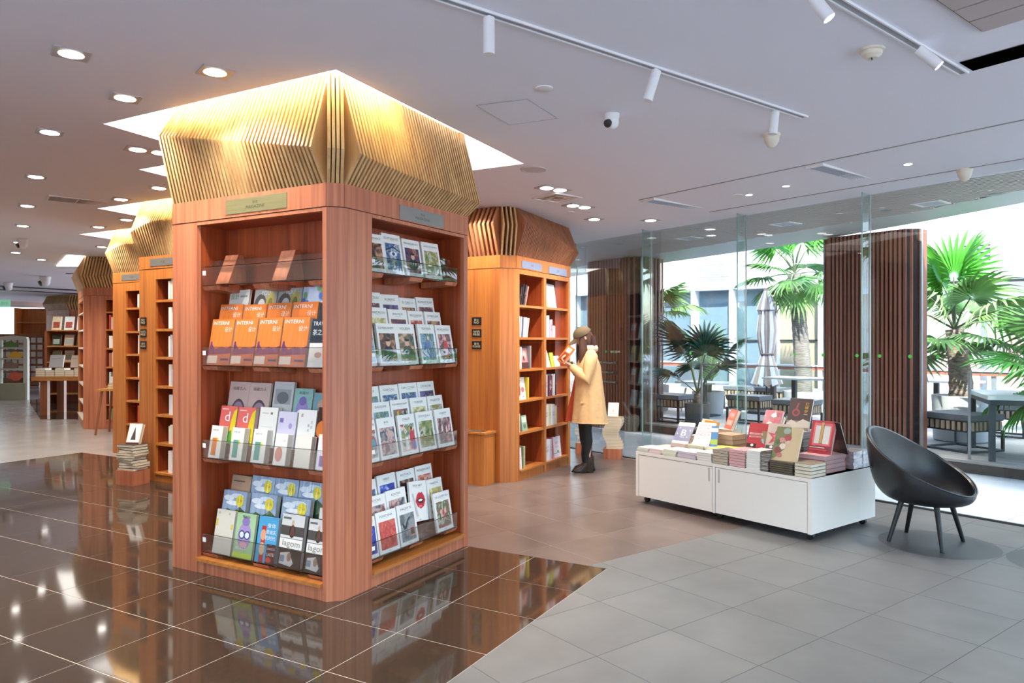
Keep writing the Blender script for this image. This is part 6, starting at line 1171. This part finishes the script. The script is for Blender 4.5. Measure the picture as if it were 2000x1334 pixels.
# small stool with books in front of the reddish pillar
o = thing('book_stool', 'small splay-legged wooden stool carrying books, beside the reddish pillar', 'stool', (7.30, 11.45, 0), .6)
MB().box(-.24, -.24, .70, .24, .24, .73).build('top', oak, o)
for sx in (-1, 1):
    for sy in (-1, 1): MB().cyl((sx*.17, sy*.17, .70), (sx*.24, sy*.24, 0), .022, .016, 10).build('leg', pine, o)
random.seed(3)
for i in range(4): place(link('book', book_mesh(.28, .2, .022, ['dcd29a', 'c9c2a4', 'e2dcc6', 'b8b090'][i], 'efe8d4'), None, label='pale flat book, %s on the small stool' % ['bottom', 'second', 'third', 'topmost'][i], cat='book', group='books on the stool'), Matrix.Translation((7.30, 11.45, .732+.0225*i)) @ Matrix.Rotation(.6+.05*i, 4, 'Z') @ Matrix.Rotation(-pi/2, 4, 'X') @ Matrix.Translation((0, -.022, -.1)))
M = Matrix.Translation((7.33, 11.40, .83)) @ Matrix.Rotation(-.85, 4, 'Z') @ Matrix.Rotation(radians(-15), 4, 'X'); book('book', 'dark framed book standing on the small stool', 'book', M, .2, .28, .02, '1c1a1e', [('r', .12, .12, .88, .88, '5a3a34'), ('e', .5, .55, .25, .22, 'a87a60')])
# long book table
o = thing('book_table', 'wooden table stacked with pale books, beyond the reddish pillar', 'table', (8.85, 15.35, 0), radians(-58))
MB().box(-.62, -.42, .70, .75, .42, .78).build('tabletop', oak, o)
for sx in (-1, 1):
    for sy in (-1, 1): MB().box(sx*.42-.07, sy*.3-.05, 0, sx*.42+.07, sy*.3+.05, .70).build('leg', pine, o)
TT = Matrix.Translation((8.85, 15.35, 0)) @ Matrix.Rotation(radians(-58), 4, 'Z'); random.seed(11)
for k in range(7):
    for i in range(3 if k % 2 else 4):
        M = TT @ Matrix.Translation((-.5+.19*k, -.22, .782+i*.042)) @ Matrix.Rotation(-pi/2, 4, 'X') @ Matrix.Translation((0, -.04, -.11)); ob_ = link('book', book_mesh(.18, .24, .04, random.choice(['e8e2cc', 'dcd6c2', 'ece8dc', 'd8d0b8']), 'f0ead6'), None, label='pale book, %s layer of the %s pile on the far table' % (NTH[i], NTH[k]), cat='book', group='books on the far table'); place(ob_, M)
for k, (s_, w, h, c) in enumerate(((-.35, .28, .26, 'c9cdd0'), (.02, .16, .25, 'e2d6c4'), (.4, .26, .28, 'e6e2d0'))): book('book', '%s book propped upright on the far table, %s from left' % (['grey', 'cream', 'ivory'][k], NTH[k]), 'book', TT @ Matrix.Translation((s_, -.05, .96)) @ Matrix.Rotation(radians(-14), 4, 'X'), w, h, .03, c, [('r', .15, .7, .8, .74, '9a9a90')])
# dark free-standing bookcase
o = thing('bookcase', 'dark metal-framed bookcase with display copies on top, far left', 'bookcase', (10.6, 18.0, 0), radians(-60)); W2 = .8
for sx in (-1, 1): MB().box(sx*W2-.03, -.2, 0, sx*W2+.03, .2, 1.75).build('side_panel', pine, o)
MB().box(-W2, .17, 0, W2, .2, 1.75).build('back_panel', teak_in, o)
for k in range(5): MB().box(-W2+.03, -.2, .2+.385*k, W2-.03, .17, .23+.385*k).build('shelf_board', oak, o)
CT_ = Matrix.Translation((10.6, 18.0, 0)) @ Matrix.Rotation(radians(-60), 4, 'Z'); random.seed(17); q_ = 0
for sh_ in (2, 3, 4):
    for k in range(5):
        c = random.choice(['b83a2e', '3a3a2c', '7a5a44', 'd8cfc0', '8a8a5a', '5a2a2a', 'c8a890']); q_ += 1
        book('book', '%s display book, %s from left, %s shelf of the dark bookcase' % (colour_word(c), NTH[k], ['lower', 'middle', 'upper'][sh_-2] if sh_ < 4 else 'top'), 'book', CT_ @ Matrix.Translation((-.6+.3*k, -.12, .232+.385*sh_)) @ Matrix.Rotation(radians(-10), 4, 'X'), .22, .27 if sh_ < 4 else .33, .03, c if sh_ < 4 else ['e0d2b0', 'dfe6e4', 'e8e4ea', '2a2a2c', 'cfc4c8'][k], [('r', .15, .15, .85, .6, random.choice(['d8c8b0', 'a04a3a', '5a5a4a', '98a8a0']))]+([('t', '?', .5, .55, .4, .5, '2a2040')] if sh_ == 4 and k == 2 else []), group='display books on the dark bookcase')
# postcard rack
o = thing('card_rack', 'wooden rack with rows of white cards on castors, by the entrance', 'rack', (12.85, 25.2, 0), radians(-60))
MB().box(-.78, .0, .18, .78, .06, 1.72).build('back_board', pine, o); MB().box(-.78, -.35, .12, .78, .3, .2).build('base', pine, o)
for sx in (-1, 1): MB().cyl((sx*.7, -.25, .06), (sx*.7+.03, -.25, .06), .06, n=12).build('castor', metal, o); MB().box(sx*.78-.02, -.02, .18, sx*.78+.02, .08, 1.78).build('rail', pine, o)
random.seed(23)
for r in range(6):
    for k in range(7):
        MB().box(-.68+.2*k, -.03-.01*(r % 2), .32+.225*r, -.53+.2*k, -.002, .48+.225*r).build('card', pr('card_%d' % ((r*3+k) % 4), ['ece4da', 'd9d2cc', 'e6d6c2', 'cbb8b0'][(r*3+k) % 4], .6), o)
# security gates
def gate(label, x, y, rot):
    o = thing('security_gate', label, 'security gate', (x, y, 0), rot, 'anti-theft gates'); g_ = pr('gate_grey', 'c5c6b8', .5)
    W3, H3 = .33, 1.62
    for sx in (-1, 1): MB().prism([(sx*W3-.05, -.05), (sx*W3+.05, -.05), (sx*W3+.05, .05), (sx*W3-.05, .05)], 0, H3-.1).build('upright', g_, o)
    MB().ext([(-W3-.05, -.05, H3-.1), (W3+.05, -.05, H3-.1), (W3+.02, -.05, H3-.02), (0, -.05, H3+.02), (-W3-.02, -.05, H3-.02)], (0, .1, 0)).build('top_arch', g_, o); MB().box(-W3, -.06, 0, W3, .06, .42).build('foot', pr('gate_foot', '9a9a84', .5), o)
    for k in range(3): MB().box(-W3+.05, -.04, .76+.27*k, W3-.05, .04, .80+.27*k).build('cross_bar', g_, o)
    MB().box(-W3+.05, -.006, .46, W3-.05, .006, H3-.1).build('clear_panel', gl, o)
    for k, c in enumerate(('c85a3a', '8a6a5a', 'd8a82a', '5a7a3a')):
        mb = MB(); mb.col = rgb(c); mb.disc((0, 0, 0), .12, 10); mb.poly([(-.2, -.05, .001), (.1, -.1, .001), (.22, .06, .001), (-.1, .1, .001)]); mb.col = None
        q = mb.build('picture_sticker', ink, o); q.matrix_local = Matrix.Translation((.06*(-1)**k, -.008, .6+.26*k)) @ Matrix.Rotation(pi/2, 4, 'X')
gate('pale anti-theft gate with coloured pictures, fully visible at the far left', 10.15, 20.3, radians(-58)); gate('pale anti-theft gate cut off by the left edge of the view', 9.55, 21.35, radians(-58))
# exit sign, dark ceiling slots, far slats
o = thing('exit_sign', 'green and white exit sign hanging at the far left', 'sign', (10.9, 22.6, 2.45), radians(-60)); MB().box(-.34, -.03, 0, .34, .03, .2).build('panel', pr('exit_green', '2f6a4a', .4, emit=(.25, .6, .4), es=.5), o); mb = MB(); put_text(mb, '安全出口 EXIT', .6, .12, lambda x, y: (x, -.0315, .1+y), (.95, .98, .95)); mb.build('lettering', ink, o); MB().cyl((0, 0, .2), (0, 0, .42), .012, n=8).build('hanger', metal, o)
def strip(P, Q, w, mat, nm, label):
    L = hypot(Q[0]-P[0], Q[1]-P[1]); dz = (cz(*Q)-cz(*P))/L; M = Matrix(((1, 0, 0, 0), (0, 1, 0, 0), (dz, 0, 1, 0), (0, 0, 0, 1)))
    MB(M).box(0, -w/2, -.006, L, w/2, .0).build(nm, mat, loc=(P[0], P[1], cz(*P)), rot=atan2(Q[1]-P[1], Q[0]-P[0]), label=label, cat='ceiling slot', group='dark ceiling slots far left')
slotm = pr('slot_brown', '2c221c', .7)
strip(uv(-2, 23.2)[:2], uv(6, 22.6)[:2], .45, slotm, 'ceiling_slot', 'nearer of two long dark ceiling slots at the far left'); strip(uv(-2, 24.6)[:2], uv(6, 24.0)[:2], .3, slotm, 'ceiling_slot', 'farther of two long dark ceiling slots at the far left')
strip(uv(1.9, 17.9)[:2], uv(2.9, 17.85)[:2], .16, slotm, 'ceiling_slot', 'short dark air slot in the left ceiling')
# shelves beyond the entrance
for k, (x, y, c) in enumerate(((14.0, 26.0, teak_o),)):
    o = thing('wall_bookcase', 'tall bookcase beyond the card rack, at the far end', 'bookcase', (x, y, 0), radians(-60), 'bookcases at the far end')
    MB().box(-.8, .0, 0, .8, .1, 2.6).build('back_panel', c, o)
    for sx in (-1, 1): MB().box(sx*.8-.04, -.3, 0, sx*.8+.04, 0, 2.6).build('side_panel', c, o)
    for r in range(6):
        MB().box(-.76, -.3, .1+.4*r, .76, 0, .14+.4*r).build('shelf_board', oak, o)
    random.seed(40+k)
